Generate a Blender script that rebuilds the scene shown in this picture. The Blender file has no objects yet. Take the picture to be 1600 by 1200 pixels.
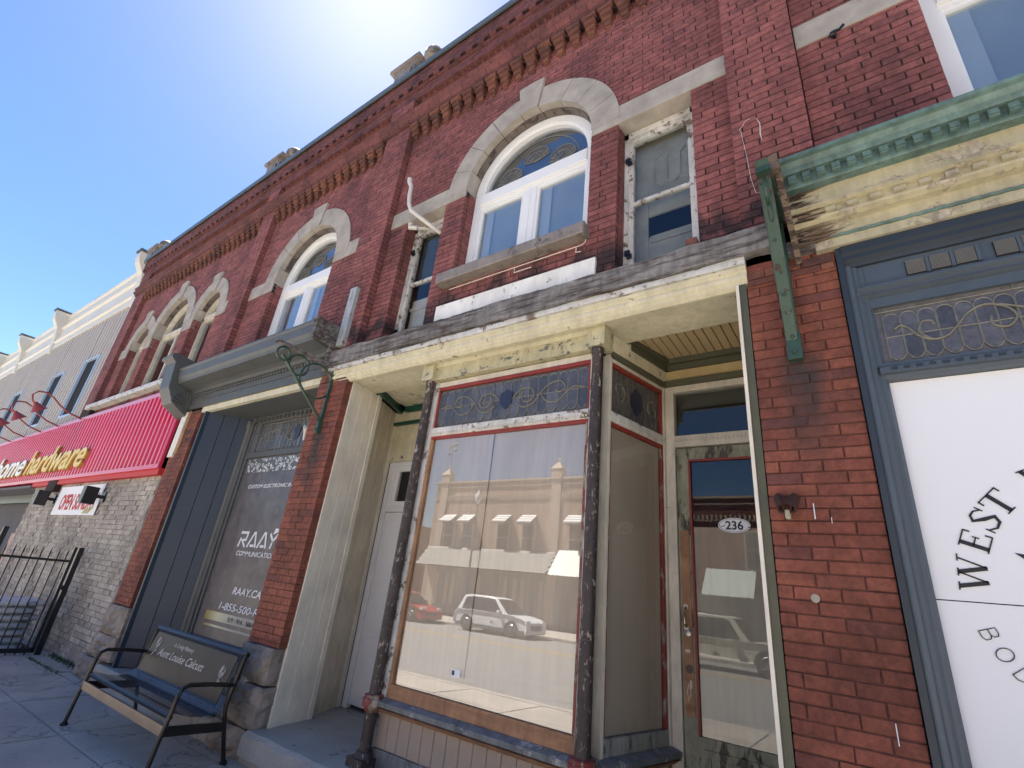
import bpy, math, random
from mathutils import Matrix, Vector
random.seed(7)
PI = math.pi
C = bpy.context.scene.collection
SC = bpy.context.scene

# ------------------------------------------------------------------ camera, sky, sun, exposure
cam_d = bpy.data.cameras.new('camera'); cam = bpy.data.objects.new('camera', cam_d); C.objects.link(cam)
SC.camera = cam
cam_d.sensor_width = 36; cam_d.lens = 17.197; cam_d.clip_start = .05; cam_d.clip_end = 800
RT = Vector((0.81904182, 0.5646921, 0.10145606)); DN = Vector((-0.14479331, 0.37455494, -0.9158294)); FW = Vector((-0.55516249, 0.73541242, 0.3885398))
CAMLOC = Vector((0, -3.0, 1.62))
m = Matrix(((RT.x, -DN.x, -FW.x), (RT.y, -DN.y, -FW.y), (RT.z, -DN.z, -FW.z))).to_4x4()
m.translation = CAMLOC; cam.matrix_world = m
SUN = Vector((-0.475, 0.20, 0.856)).normalized()
w = bpy.data.worlds.new('World'); SC.world = w; w.use_nodes = True
wn = w.node_tree.nodes; wl = w.node_tree.links
bg = wn['Background']
sky = wn.new('ShaderNodeTexSky'); sky.sky_type = 'NISHITA'; sky.sun_disc = False
sky.sun_elevation = math.asin(SUN.z); sky.sun_rotation = math.atan2(SUN.x, SUN.y)
sky.air_density = 1.0; sky.dust_density = .35; sky.ozone_density = 1.6; sky.altitude = 200
hsv = wn.new('ShaderNodeHueSaturation'); hsv.inputs['Saturation'].default_value = 1.24; hsv.inputs['Hue'].default_value = .508
wl.new(sky.outputs[0], hsv.inputs['Color']); wl.new(hsv.outputs[0], bg.inputs[0]); bg.inputs[1].default_value = 0.042
sd = bpy.data.lights.new('sun', 'SUN'); sd.energy = 5.0; sd.angle = math.radians(.55); sd.color = (1, .955, .89)
so = bpy.data.objects.new('sun', sd); C.objects.link(so); so.rotation_euler = SUN.to_track_quat('Z', 'Y').to_euler()
so.location = (-10, 5, 30)
SC.view_settings.view_transform = 'Standard'; SC.view_settings.look = 'None'; SC.view_settings.gamma = 1
SC.view_settings.exposure = 2.36

# ------------------------------------------------------------------ materials
def lin(c):
    return tuple(((v / 255) / 12.92 if v / 255 <= .04045 else ((v / 255 + .055) / 1.055) ** 2.4) for v in c) + (1,)
class NT:
    def __init__(s, name):
        s.m = bpy.data.materials.new(name); s.m.use_nodes = True; s.t = s.m.node_tree
        s.b = s.t.nodes['Principled BSDF']; s.out = s.t.nodes['Material Output']
    def n(s, ty, **k):
        x = s.t.nodes.new('ShaderNode' + ty)
        for a, v in k.items(): setattr(x, a, v)
        return x
    def l(s, a, b): s.t.links.new(a, b)
    def coord(s, kind='Object'):
        return s.n('TexCoord').outputs[kind]
    def pos(s): return s.n('NewGeometry').outputs['Position']
    def noise(s, scale, detail=4, rough=.55, vec=None, stretch=None):
        t = s.n('TexNoise'); t.inputs['Scale'].default_value = scale; t.inputs['Detail'].default_value = detail; t.inputs['Roughness'].default_value = rough
        v = vec or s.pos()
        if stretch:
            mp = s.n('Mapping'); mp.inputs['Scale'].default_value = stretch; s.l(v, mp.inputs[0]); v = mp.outputs[0]
        s.l(v, t.inputs['Vector']); return t.outputs['Fac']
    def ramp(s, fac, stops):
        r = s.n('ValToRGB'); e = r.color_ramp.elements
        while len(e) < len(stops): e.new(.5)
        for q, (p, c) in zip(e, stops): q.position = p; q.color = c if len(c) == 4 else tuple(c) + (1,)
        s.l(fac, r.inputs[0]); return r.outputs[0]
    def mix(s, fac, a, b, mode='MIX'):
        x = s.n('Mix', data_type='RGBA', blend_type=mode)
        if isinstance(fac, (int, float)): x.inputs[0].default_value = fac
        else: s.l(fac, x.inputs[0])
        for i, q in ((6, a), (7, b)):
            if isinstance(q, tuple): x.inputs[i].default_value = q
            else: s.l(q, x.inputs[i])
        return x.outputs[2]
    def math(s, op, a, b=0.0, cl=False):
        x = s.n('Math', operation=op, use_clamp=cl)
        for i, q in ((0, a), (1, b)):
            if isinstance(q, (int, float)): x.inputs[i].default_value = q
            else: s.l(q, x.inputs[i])
        return x.outputs[0]
    def bump(s, h, dist=.003, st=1):
        b = s.n('Bump'); b.inputs['Distance'].default_value = dist; b.inputs['Strength'].default_value = st
        s.l(h, b.inputs['Height']); s.l(b.outputs[0], s.b.inputs['Normal'])
    def fin(s, col=None, rough=.7, metal=0, spec=None):
        if col is not None:
            if isinstance(col, tuple): s.b.inputs['Base Color'].default_value = col
            else: s.l(col, s.b.inputs['Base Color'])
        if isinstance(rough, (int, float)): s.b.inputs['Roughness'].default_value = rough
        else: s.l(rough, s.b.inputs['Roughness'])
        s.b.inputs['Metallic'].default_value = metal
        if spec is not None: s.b.inputs['Specular IOR Level'].default_value = spec
        return s.m
BW = lambda v: (v, v, v, 1)
def mul(c, k): return (c[0] * k, c[1] * k, c[2] * k, 1)

def plain(name, c, rough=.6, var=.18, scale=6, bump=.0015, metal=0, bscale=60, stretch=None):
    s = NT(name); f = s.noise(scale, 6, .6, stretch=stretch)
    col = s.ramp(f, [(.25, mul(c, 1 - var * 1.3)), (.75, mul(c, 1 + var))])
    if bump: s.bump(s.noise(bscale, 3, stretch=stretch), bump)
    return s.fin(col, rough, metal)
def peel(name, paint, under, amount=.5, scale=9, rough=.55, var=.12, stretch=(1, 1, 1), dirt=.25, bump=.003, soft=.02):
    """paint with flaked patches that show what lies under it"""
    s = NT(name)
    f = s.noise(scale, 10, .68, stretch=stretch); g = s.noise(scale * .23, 3, .5)
    f2 = s.math('ADD', s.math('MULTIPLY', f, .75), s.math('MULTIPLY', g, .25))
    mask = s.ramp(f2, [(amount - soft, BW(1)), (amount + soft, BW(0))])
    p = s.ramp(s.noise(3.1, 5), [(.3, mul(paint, 1 - var)), (.7, mul(paint, 1 + var))])
    d = s.ramp(s.noise(14, 8, .7, stretch=(1, 1, .35)), [(.35, BW(1 - dirt)), (.6, BW(1))])
    p = s.mix(1, p, d, 'MULTIPLY')
    u = s.ramp(s.noise(34, 6, stretch=(1, 1, .3)), [(.3, mul(under, .6)), (.7, mul(under, 1.3))])
    col = s.mix(mask, p, u)
    h = s.math('ADD', s.math('MULTIPLY', mask, -1.0), s.math('MULTIPLY', s.noise(90, 3), .25))
    s.bump(h, bump)
    return s.fin(col, rough)

def brick_mat(name, lo, hi, third, soot=True, rough=.85, stain=False):
    s = NT(name)
    r = s.math('FRACT', s.math('ADD', s.n('ObjectInfo').outputs['Random'], s.n('NewGeometry').outputs['Random Per Island']))
    base = s.ramp(r, [(0, lo), (.45, mul(tuple((a + b) / 2 for a, b in zip(lo, hi)), 1)), (.8, hi), (1, third)])
    f = s.ramp(s.noise(45, 6, .7), [(.3, BW(.72)), (.7, BW(1.15))])
    col = s.mix(1, base, f, 'MULTIPLY')
    big = s.ramp(s.noise(1.6, 7, .66, stretch=(1, 1, .6)), [(.36, BW(.42)), (.56, BW(1.02))])
    blot = s.ramp(s.noise(16, 4, .6), [(.38, BW(.68)), (.6, BW(1.05))]); col = s.mix(.8, col, s.mix(1, col, blot, 'MULTIPLY'))
    col = s.mix(.75, col, s.mix(1, col, big, 'MULTIPLY'))
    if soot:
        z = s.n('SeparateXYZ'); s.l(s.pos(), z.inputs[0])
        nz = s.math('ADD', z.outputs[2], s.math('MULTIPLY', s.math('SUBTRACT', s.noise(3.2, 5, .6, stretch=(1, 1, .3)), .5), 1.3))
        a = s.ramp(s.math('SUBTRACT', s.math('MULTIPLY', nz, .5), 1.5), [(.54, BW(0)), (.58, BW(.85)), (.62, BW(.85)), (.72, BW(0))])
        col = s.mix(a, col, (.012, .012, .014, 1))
    if stain:   # rust-black run-off below each iron bracket
        z = s.n('SeparateXYZ'); s.l(s.pos(), z.inputs[0])
        for bx_ in (-.19, -4.87):
            dx = s.math('ABSOLUTE', s.math('SUBTRACT', s.math('ADD', z.outputs[0], s.math('MULTIPLY', s.math('SUBTRACT', s.noise(4, 4), .5), .12)), bx_))
            a = s.math('MULTIPLY', s.ramp(dx, [(.05, BW(1)), (.12, BW(0))]), s.ramp(s.math('SUBTRACT', z.outputs[2], 2.3), [(.0, BW(0)), (.45, BW(.8)), (.72, BW(.9)), (.8, BW(0))]))
            a = s.math('MULTIPLY', a, s.ramp(s.noise(9, 4, stretch=(1, 1, .3)), [(.3, BW(.5)), (.55, BW(1))]))
            col = s.mix(a, col, (.03, .028, .027, 1))
    col2 = s.mix(s.ramp(s.noise(120, 2), [(.71, BW(0)), (.76, BW(.5))]), col, (.35, .28, .25, 1))
    s.bump(s.noise(70, 6, .7), .004)
    return s.fin(col2, rough)

M = {}
M['brick'] = brick_mat('brick_upper', (.245, .080, .075, 1), (.33, .112, .100, 1), (.18, .064, .062, 1))
M['brick_dark'] = brick_mat('brick_parapet', (.155, .052, .05, 1), (.20, .066, .062, 1), (.11, .042, .04, 1), soot=False)
M['brick_low'] = brick_mat('brick_lower', (.215, .064, .041, 1), (.285, .09, .053, 1), (.15, .052, .044, 1), soot=False, stain=True)
M['brick_orange'] = brick_mat('brick_orange', (.15, .055, .04, 1), (.24, .09, .055, 1), (.09, .042, .035, 1), soot=False)
M['moulded_brick'] = plain('moulded_brick', (.17, .055, .05, 1), .85, .3, 4, .003)
M['mortar'] = plain('mortar', (.035, .018, .017, 1), .95, .4, 8, .002)  # dark red joints, blackened further for the shade between courses
M['mortar_low'] = plain('mortar_low', (.11, .045, .035, 1), .95, .4, 8, .002)
M['limestone'] = plain('limestone', (.38, .34, .29, 1), .85, .22, 5, .002, bscale=80)
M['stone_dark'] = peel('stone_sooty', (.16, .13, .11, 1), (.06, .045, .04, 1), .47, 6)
M['sill_stone'] = peel('weathered_sill_stone', (.25, .215, .185, 1), (.14, .115, .10, 1), .43, 9)
M['rough_stone'] = plain('rough_stone', (.27, .23, .19, 1), .9, .45, 5, .03, bscale=11)
M['rough_stone2'] = peel('stone_weathered', (.24, .20, .17, 1), (.10, .075, .06, 1), .45, 7)
M['wood_grey'] = peel('weathered_wood', (.25, .235, .22, 1), (.07, .045, .035, 1), .46, 7, .9, .3, (.35, 2, 3.5), .5, .006, .06)
M['wood_bare'] = peel('bare_wood', (.36, .19, .095, 1), (.2, .1, .05, 1), .4, 8, .7, .25, (.4, 1, 3), .35, .002, .1)
M['white_peel'] = peel('white_paint_peeling', (.62, .60, .55, 1), (.20, .15, .11, 1), .44, 14, .5)
M['white_board'] = peel('white_board', (.82, .80, .74, 1), (.30, .22, .17, 1), .405, 16, .6, dirt=.12)
M['yellow'] = peel('pale_yellow_paint', (.64, .59, .42, 1), (.22, .17, .11, 1), .385, 11, .55, dirt=.2)
M['frieze_paint'] = peel('ochre_frieze_paint', (.47, .42, .27, 1), (.42, .36, .27, 1), .44, 9, .55, dirt=.25)
M['rotten'] = peel('rotten_wood', (.20, .14, .095, 1), (.06, .04, .03, 1), .47, 14, .9, stretch=(.5, 1, 3))
M['yellow_peel'] = peel('pale_yellow_flaking', (.52, .47, .29, 1), (.11, .12, .12, 1), .435, 15, .55, dirt=.3)
M['yellow_ochre'] = peel('ochre_wall_paint', (.50, .38, .18, 1), (.4, .3, .16, 1), .36, 6, .6, dirt=.1)
M['cream'] = peel('cream_boards', (.76, .70, .58, 1), (.24, .19, .13, 1), .335, 12, .5, dirt=.12, stretch=(1, 1, .4))
M['cream_dark'] = peel('cream_boards_darker', (.60, .53, .40, 1), (.2, .15, .1, 1), .34, 12, .55, dirt=.2, stretch=(1, 1, .4))  # deeper cream for the inner cheek boards and overlight frame
M['taupe'] = plain('taupe_boards', (.34, .27, .21, 1), .6, .08, 3, .001)
M['ceiling_board'] = plain('ceiling_board', (.50, .37, .20, 1), .55, .1, 5, .001)
M['olive'] = plain('olive_paint', (.085, .085, .05, 1), .5, .12, 5, .001)
M['olive_peel'] = peel('olive_door_paint', (.30, .30, .205, 1), (.075, .06, .045, 1), .45, 12, .6, stretch=(1, 1, .35), dirt=.5)
M['sage_peel'] = peel('sage_paint_peeling', (.30, .31, .27, 1), (.08, .11, .10, 1), .44, 14, .6, stretch=(1, 1, .3), dirt=.45)
M['green'] = peel('dark_green_paint', (.012, .075, .052, 1), (.05, .03, .02, 1), .35, 9, .4)
M['iron_green'] = peel('green_iron', (.035, .075, .05, 1), (.09, .04, .025, 1), .40, 18, .4)
M['teal'] = peel('teal_cornice_paint', (.13, .21, .18, 1), (.46, .30, .17, 1), .355, 5, .45, .3, (.8, 1, 1), .45)
M['red_trim'] = peel('red_trim_paint', (.27, .035, .022, 1), (.12, .09, .06, 1), .38, 16, .5)
M['red_peel'] = peel('red_peeling', (.22, .04, .03, 1), (.33, .27, .2, 1), .46, 22, .5, stretch=(1, 1, .3))
M['column'] = peel('column_paint', (.05, .034, .03, 1), (.36, .30, .25, 1), .425, 42, .55, .35, (1, 1, .45), .5)
M['bluegrey_peel'] = peel('blue_grey_sill', (.185, .195, .195, 1), (.36, .35, .33, 1), .43, 10, .6, dirt=.5)
M['grey_paint'] = peel('grey_green_paint', (.085, .09, .088, 1), (.08, .09, .09, 1), .36, 8, .5, dirt=.15)
M['navy_paint'] = plain('blue_grey_panel', (.026, .041, .062, 1), .5, .08, 3, .0006)
M['blue_frame'] = plain('slate_blue_frame', (.072, .092, .112, 1), .42, .1, 4, .0006)
M['blue_dark'] = plain('slate_blue_dark', (.025, .035, .048, 1), .5, .1, 4, .0006)
M['blind_or_fill'] = plain('pale_fill_sheet', (.52, .54, .56, 1), .8, .1, 2, 0)  # for the added sheets that lighten the arched windows' blue panes
M['dark_pane'] = plain('dark_pane', (.008, .009, .012, 1), .95, .05, 2, 0)
M['vinyl'] = plain('white_vinyl', (.78, .78, .77, 1), .35, .03, 3, 0)
M['cream_frame'] = peel('cream_window_paint', (.62, .57, .46, 1), (.3, .22, .15, 1), .36, 12, .5)
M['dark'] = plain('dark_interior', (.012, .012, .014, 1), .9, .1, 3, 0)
M['interior'] = plain('room_wall', (.13, .13, .14, 1), .9, .1, 1, 0)
M['lead'] = plain('lead_came', (.20, .19, .15, 1), .45, .2, 30, .0005, metal=.4)
M['blackmetal'] = plain('black_metal', (.012, .012, .014, 1), .35, .2, 20, .0003)
M['rust_metal'] = peel('rusty_grey_metal', (.4, .42, .42, 1), (.15, .07, .04, 1), .4, 22, .5, stretch=(1, 1, .4))
M['lamp_glass'] = plain('aged_lens', (.36, .33, .24, 1), .3, .1, 20, 0)
M['lamp_brown'] = plain('bronze_paint', (.055, .028, .022, 1), .35, .25, 20, 0)
M['pvc'] = plain('pvc_pipe', (.62, .58, .52, 1), .4, .08, 8, 0)
M['paper_white'] = plain('white_sheet', (.80, .81, .82, 1), .6, .01, 2, 0)
M['black_print'] = plain('black_print', (.012, .014, .018, 1), .5, 0.02, 3, 0)
M['white_print'] = plain('white_print', (.7, .72, .74, 1), .5, .02, 3, 0)
M['pink_trim'] = plain('pink_sign_trim', (.62, .22, .30, 1), .35, .05, 1, 0)  # pink, paler than the red of the sign panel
M['red_metal'] = plain('red_corrugated', (.66, .04, .095, 1), .28, .06, 1, 0)
M['red_print'] = plain('red_print', (.5, .03, .03, 1), .6, .03, 3, 0)
M['letter_yellow'] = plain('letter_yellow', (.75, .52, .12, 1), .4, .03, 3, 0)
M['letter_white'] = plain('letter_white', (.8, .8, .75, 1), .4, .03, 3, 0)
M['letter_side'] = plain('letter_side', (.42, .25, .05, 1), .5, .03, 3, 0)
M['pole_red'] = plain('lamp_arm_red', (.30, .05, .05, 1), .4, .1, 3, 0)
M['siding'] = plain('taupe_siding', (.46, .41, .36, 1), .5, .06, 1, 0)
M['cream_metal'] = plain('cream_cornice', (.66, .62, .53, 1), .45, .06, 1, .0005)
M['blue_trim'] = plain('pale_blue_trim', (.42, .55, .72, 1), .5, .04, 1, 0)
M['coping'] = plain('metal_coping', (.09, .11, .11, 1), .4, .15, 3, 0)
M['bench_metal'] = plain('bench_metal', (.03, .025, .022, 1), .33, .3, 5, 0, metal=.5)
M['bench_bronze'] = plain('bench_bronze', (.022, .017, .015, 1), .36, .5, 3, .0008, metal=.1)
M['bench_strip'] = plain('bench_strip', (.035, .04, .05, 1), .25, .2, 8, 0, metal=.5)
M['bench_rail_lit'] = plain('bench_rail_lit', (.42, .33, .24, 1), .3, .15, 6, 0, metal=.7)  # tan brightness of the reflected sunlit street put into the rail colour
M['steel'] = plain('worn_steel', (.35, .34, .32, 1), .3, .15, 20, 0, metal=.9)
M['silver_text'] = plain('cut_letters', (.5, .48, .45, 1), .4, .05, 20, 0)
M['bag'] = plain('plastic_bag', (.56, .58, .60, 1), .38, .15, 9, .008, bscale=14)
M['grass'] = plain('grass', (.045, .075, .02, 1), .8, .4, 20, 0)
M['glass_film'] = None
M['asphalt'] = plain('asphalt', (.24, .23, .215, 1), .9, .14, 2.5, .004, bscale=120)
M['line_yellow'] = peel('road_paint', (.62, .40, .07, 1), (.16, .15, .14, 1), .42, 6, .8)
M['awning_green'] = plain('pale_metal_roof', (.62, .68, .60, 1), .5, .04, 2, 0)
M['shingle'] = plain('shingle', (.36, .34, .30, 1), .9, .35, 20, 0)
M['tan_brick'] = brick_mat('tan_brick', (.32, .22, .16, 1), (.42, .30, .22, 1), (.3, .2, .15, 1), soot=False)
M['tan_wall'] = plain('tan_wall', (.36, .25, .18, 1), .9, .14, 3, .002)
M['tan_trim'] = plain('tan_trim', (.45, .36, .27, 1), .9, .1, 3, .002)
M['shop_dark'] = plain('dark_shopfront', (.2, .185, .165, 1), .6, .2, 2, 0)
M['tyre'] = plain('tyre', (.012, .012, .012, 1), .8, .1, 5, 0)
M['car_white'] = plain('car_white', (.75, .75, .74, 1), .25, .02, 1, 0)
M['car_red'] = plain('car_red', (.38, .02, .02, 1), .25, .02, 1, 0)
M['car_silver'] = plain('car_beige', (.62, .58, .48, 1), .3, .02, 1, 0, metal=.2)
M['car_glass'] = plain('car_glass', (.015, .017, .02, 1), .08, .02, 1, 0)
M['vent'] = plain('vent_mesh', (.16, .16, .15, 1), .6, .1, 4, 0)

def concrete(name, c, crack=True):
    s = NT(name)
    f = s.noise(1.1, 8, .62); g = s.noise(60, 5, .7)
    col = s.ramp(f, [(.3, mul(c, .72)), (.7, mul(c, 1.12))])
    col = s.mix(1, col, s.ramp(g, [(.3, BW(.82)), (.7, BW(1.1))]), 'MULTIPLY')
    spots = s.ramp(s.noise(9, 2), [(.70, BW(1)), (.73, BW(.6))])
    col = s.mix(.8, col, s.mix(1, col, spots, 'MULTIPLY'))
    v = s.n('TexVoronoi', feature='DISTANCE_TO_EDGE'); v.inputs['Scale'].default_value = .42
    wv = s.n('VectorMath', operation='ADD'); s.l(s.pos(), wv.inputs[0]); nz = s.n('TexNoise'); nz.inputs['Scale'].default_value = 2.2; nz.inputs['Detail'].default_value = 6; s.l(s.pos(), nz.inputs['Vector']); s.l(nz.outputs['Color'], wv.inputs[1]); s.l(wv.outputs[0], v.inputs['Vector'])
    ck = s.ramp(v.outputs['Distance'], [(.0, BW(.35)), (.006, BW(1))])
    col = s.mix(.85, col, s.mix(1, col, ck, 'MULTIPLY'))
    gum = s.n('TexVoronoi'); gum.inputs['Scale'].default_value = 3.1; s.l(s.pos(), gum.inputs['Vector'])
    col = s.mix(1, col, s.ramp(gum.outputs['Distance'], [(.05, BW(.55)), (.065, BW(1))]), 'MULTIPLY')
    s.bump(g, .004); return s.fin(col, .88)
M['concrete'] = concrete('sidewalk_concrete', (.47, .42, .355, 1))
M['step_concrete'] = concrete('step_concrete', (.40, .385, .34, 1))

def glass(name, tint=(1, 1, 1, 1), ior=1.55, bump=0, bs=8, rough=.0, boost=0.0):
    s = NT(name); t = s.t
    t.nodes.remove(s.b)
    fr = s.n('Fresnel'); fr.inputs[0].default_value = ior
    gl = s.n('BsdfGlossy'); gl.inputs['Roughness'].default_value = rough
    tr = s.n('BsdfTransparent'); tr.inputs[0].default_value = tint
    mx = s.n('MixShader')
    if bump:
        b = s.n('Bump'); b.inputs['Distance'].default_value = bump
        s.l(s.noise(bs, 3), b.inputs['Height']); s.l(b.outputs[0], gl.inputs['Normal']); s.l(b.outputs[0], fr.inputs['Normal'])
    bf = s.math('SUBTRACT', 1.0, s.n('NewGeometry').outputs['Backfacing'])
    fac = s.math('MULTIPLY', s.math('ADD', fr.outputs[0], boost, True), bf)
    s.l(fac, mx.inputs[0]); s.l(tr.outputs[0], mx.inputs[1]); s.l(gl.outputs[0], mx.inputs[2])
    s.l(mx.outputs[0], s.out.inputs[0]); return s.m
M['glass'] = glass('window_glass', (.8, .85, .88, 1), 1.6, .00035, 3, boost=.22)
M['glass_bay'] = glass('display_glass', (.94, .94, .93, 1), 1.6, .0002, 1.2, boost=.14)
M['glass_door'] = glass('door_glass', (.85, .87, .87, 1), 1.6, .0003, 1.5, boost=.02)
def leadglass(name, a, b, rough=.25):
    s = NT(name)
    r = s.math('FRACT', s.math('ADD', s.n('ObjectInfo').outputs['Random'], s.n('NewGeometry').outputs['Random Per Island']))
    col = s.ramp(r, [(0, a), (1, b)])
    col = s.mix(1, col, s.ramp(s.noise(30, 4), [(.3, BW(.75)), (.7, BW(1.25))]), 'MULTIPLY')
    s.bump(s.noise(110, 3), .0025)
    return s.fin(col, rough, 0, .8)
M['lg_purple'] = leadglass('leaded_glass_violet', (.05, .05, .055, 1), (.10, .098, .106, 1))
M['lg_clear'] = leadglass('leaded_glass_grey', (.08, .078, .075, 1), (.13, .12, .115, 1))
M['lg_blue'] = leadglass('leaded_glass_blue', (.01, .012, .03, 1), (.012, .015, .038, 1), .35)
M['lg_side'] = leadglass('leaded_glass_side', (.07, .065, .065, 1), (.12, .11, .105, 1))
def paper():
    s = NT('brown_paper')
    f = s.noise(1.3, 4, stretch=(1.5, 1, .35)); g = s.noise(26, 3, stretch=(1, 1, .08))
    c = s.ramp(f, [(.3, (.54, .46, .36, 1)), (.7, (.63, .54, .44, 1))])
    c = s.mix(1, c, s.ramp(g, [(.3, BW(.92)), (.7, BW(1.05))]), 'MULTIPLY')
    s.bump(s.noise(2.2, 4), .01, .5); return s.fin(c, .8)
M['paper'] = paper()
def film():
    s = NT('printed_window_film')
    f = s.noise(5, 6, .6, stretch=(1, 1, .7)); v = s.n('TexVoronoi'); v.inputs['Scale'].default_value = 7; s.l(s.pos(), v.inputs['Vector'])
    c = s.ramp(f, [(.3, (.075, .07, .072, 1)), (.7, (.14, .13, .13, 1))])
    c = s.mix(.5, c, s.mix(1, c, s.ramp(v.outputs['Distance'], [(.2, BW(1.25)), (.5, BW(.75))]), 'MULTIPLY'))
    return s.fin(c, .35)
M['film'] = film()
def lace():
    s = NT('printed_lace_band')
    v = s.n('TexVoronoi'); v.inputs['Scale'].default_value = 16; s.l(s.pos(), v.inputs['Vector'])
    q = s.n('TexVoronoi', feature='DISTANCE_TO_EDGE'); q.inputs['Scale'].default_value = 16; s.l(s.pos(), q.inputs['Vector'])
    k = s.math('ADD', s.math('MULTIPLY', v.outputs['Distance'], 1.0), s.math('MULTIPLY', q.outputs['Distance'], -.3))
    c = s.ramp(k, [(.16, (.1, .1, .1, 1)), (.2, (.66, .67, .68, 1)), (.36, (.66, .67, .68, 1)), (.4, (.09, .09, .09, 1))])
    return s.fin(c, .4)
M['lace'] = lace()
def gold():
    s = NT('printed_gold_strip'); x = s.n('SeparateXYZ'); s.l(s.pos(), x.inputs[0])
    f = s.math('ADD', s.math('MULTIPLY', x.outputs[0], .7), 5.2)
    return s.fin(s.ramp(f, [(0.2, (.30, .25, .05, 1)), (.38, (.62, .60, .40, 1)), (.7, (.38, .38, .33, 1))]), .4)
M['gold'] = gold()
M['greybrick'] = brick_mat('grey_split_brick', (.42, .375, .32, 1), (.56, .51, .44, 1), (.34, .30, .26, 1), soot=False)
M['mortar_grey'] = plain('mortar_grey', (.36, .33, .29, 1), .95, .15, 5, .001)

# ------------------------------------------------------------------ mesh builder and object helpers
class B:
    def __init__(s, mt=None): s.v = []; s.f = []; s.mt = mt or Matrix.Identity(4)
    def add(s, vs, fs):
        o = len(s.v); s.v += [tuple(s.mt @ Vector(v)) for v in vs]; s.f += [tuple(i + o for i in f) for f in fs]; return s
    def box(s, x0, x1, y0, y1, z0, z1):
        return s.add([(x0, y0, z0), (x1, y0, z0), (x1, y1, z0), (x0, y1, z0), (x0, y0, z1), (x1, y0, z1), (x1, y1, z1), (x0, y1, z1)],
                     [(0, 3, 2, 1), (4, 5, 6, 7), (0, 1, 5, 4), (1, 2, 6, 5), (2, 3, 7, 6), (3, 0, 4, 7)])
    def cbox(s, x0, x1, y0, y1, z0, z1, c=.004):
        """box with its street-side (min y) edges chamfered"""
        a, b = x0 + c, x1 - c; d, e = z0 + c, z1 - c
        return s.add([(a, y0, d), (b, y0, d), (b, y0, e), (a, y0, e), (x0, y0 + c, z0), (x1, y0 + c, z0), (x1, y0 + c, z1), (x0, y0 + c, z1),
                      (x0, y1, z0), (x1, y1, z0), (x1, y1, z1), (x0, y1, z1)],
                     [(0, 1, 2, 3), (4, 5, 1, 0), (5, 6, 2, 1), (6, 7, 3, 2), (7, 4, 0, 3), (8, 9, 5, 4), (9, 10, 6, 5), (10, 11, 7, 6), (11, 8, 4, 7), (11, 10, 9, 8)])
    def prof_x(s, x0, x1, pts):
        """closed y-z outline extruded along x"""
        n = len(pts); vs = [(x0, y, z) for y, z in pts] + [(x1, y, z) for y, z in pts]
        return s.add(vs, [tuple(range(n)), tuple(range(2 * n - 1, n - 1, -1))] + [(i, i + n, (i + 1) % n + n, (i + 1) % n) for i in range(n)])
    def prof_z(s, z0, z1, pts):
        n = len(pts); vs = [(x, y, z0) for x, y in pts] + [(x, y, z1) for x, y in pts]
        return s.add(vs, [tuple(range(n - 1, -1, -1)), tuple(range(n, 2 * n))] + [(i, (i + 1) % n, (i + 1) % n + n, i + n) for i in range(n)])
    def prof_y(s, y0, y1, pts):
        n = len(pts); vs = [(x, y0, z) for x, z in pts] + [(x, y1, z) for x, z in pts]
        return s.add(vs, [tuple(range(n)), tuple(range(2 * n - 1, n - 1, -1))] + [(i, i + n, (i + 1) % n + n, (i + 1) % n) for i in range(n)])
    def tube(s, pts, r, seg=8, closed=False):
        pts = [Vector(p) for p in pts]; n = len(pts); rr = r if isinstance(r, (list, tuple)) else [r] * n
        vs = []; up = Vector((0.13, .21, .97))
        for i, p in enumerate(pts):
            a = pts[(i - 1) % n] if (closed or i > 0) else p; b = pts[(i + 1) % n] if (closed or i < n - 1) else p
            t = (b - a).normalized() if (b - a).length > 1e-9 else Vector((0, 0, 1))
            u = t.cross(up)
            if u.length < .1: u = t.cross(Vector((1, 0, 0)))
            u.normalize(); q = t.cross(u)
            for k in range(seg):
                an = 2 * PI * k / seg; vs.append(tuple(p + (u * math.cos(an) + q * math.sin(an)) * rr[i]))
        fs = []
        for i in range(n if closed else n - 1):
            j = (i + 1) % n
            for k in range(seg): fs.append((i * seg + k, i * seg + (k + 1) % seg, j * seg + (k + 1) % seg, j * seg + k))
        if not closed: fs += [tuple(range(seg - 1, -1, -1)), tuple(range((n - 1) * seg, n * seg))]
        return s.add(vs, fs)
    def lathe(s, cx, cy, prof, seg=16):
        vs = []; n = len(prof)
        for r, z in prof:
            for k in range(seg): a = 2 * PI * k / seg; vs.append((cx + r * math.cos(a), cy + r * math.sin(a), z))
        fs = [tuple(range(seg - 1, -1, -1)), tuple(range((n - 1) * seg, n * seg))]
        for i in range(n - 1):
            for k in range(seg): fs.append((i * seg + k, i * seg + (k + 1) % seg, (i + 1) * seg + (k + 1) % seg, (i + 1) * seg + k))
        return s.add(vs, fs)
    def sphere(s, c, r, seg=16, ring=10, sq=(1, 1, 1)):
        pr = [(math.sin(PI * i / ring) * r + 1e-5, -math.cos(PI * i / ring) * r) for i in range(ring + 1)]
        q = B(); q.lathe(0, 0, pr, seg)
        return s.add([(c[0] + v[0] * sq[0], c[1] + v[1] * sq[1], c[2] + v[2] * sq[2]) for v in q.v], q.f)
    def mesh(s, name, mat):
        me = bpy.data.meshes.new(name); me.from_pydata(s.v, [], s.f); me.materials.append(mat); me.update(); return me
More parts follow.
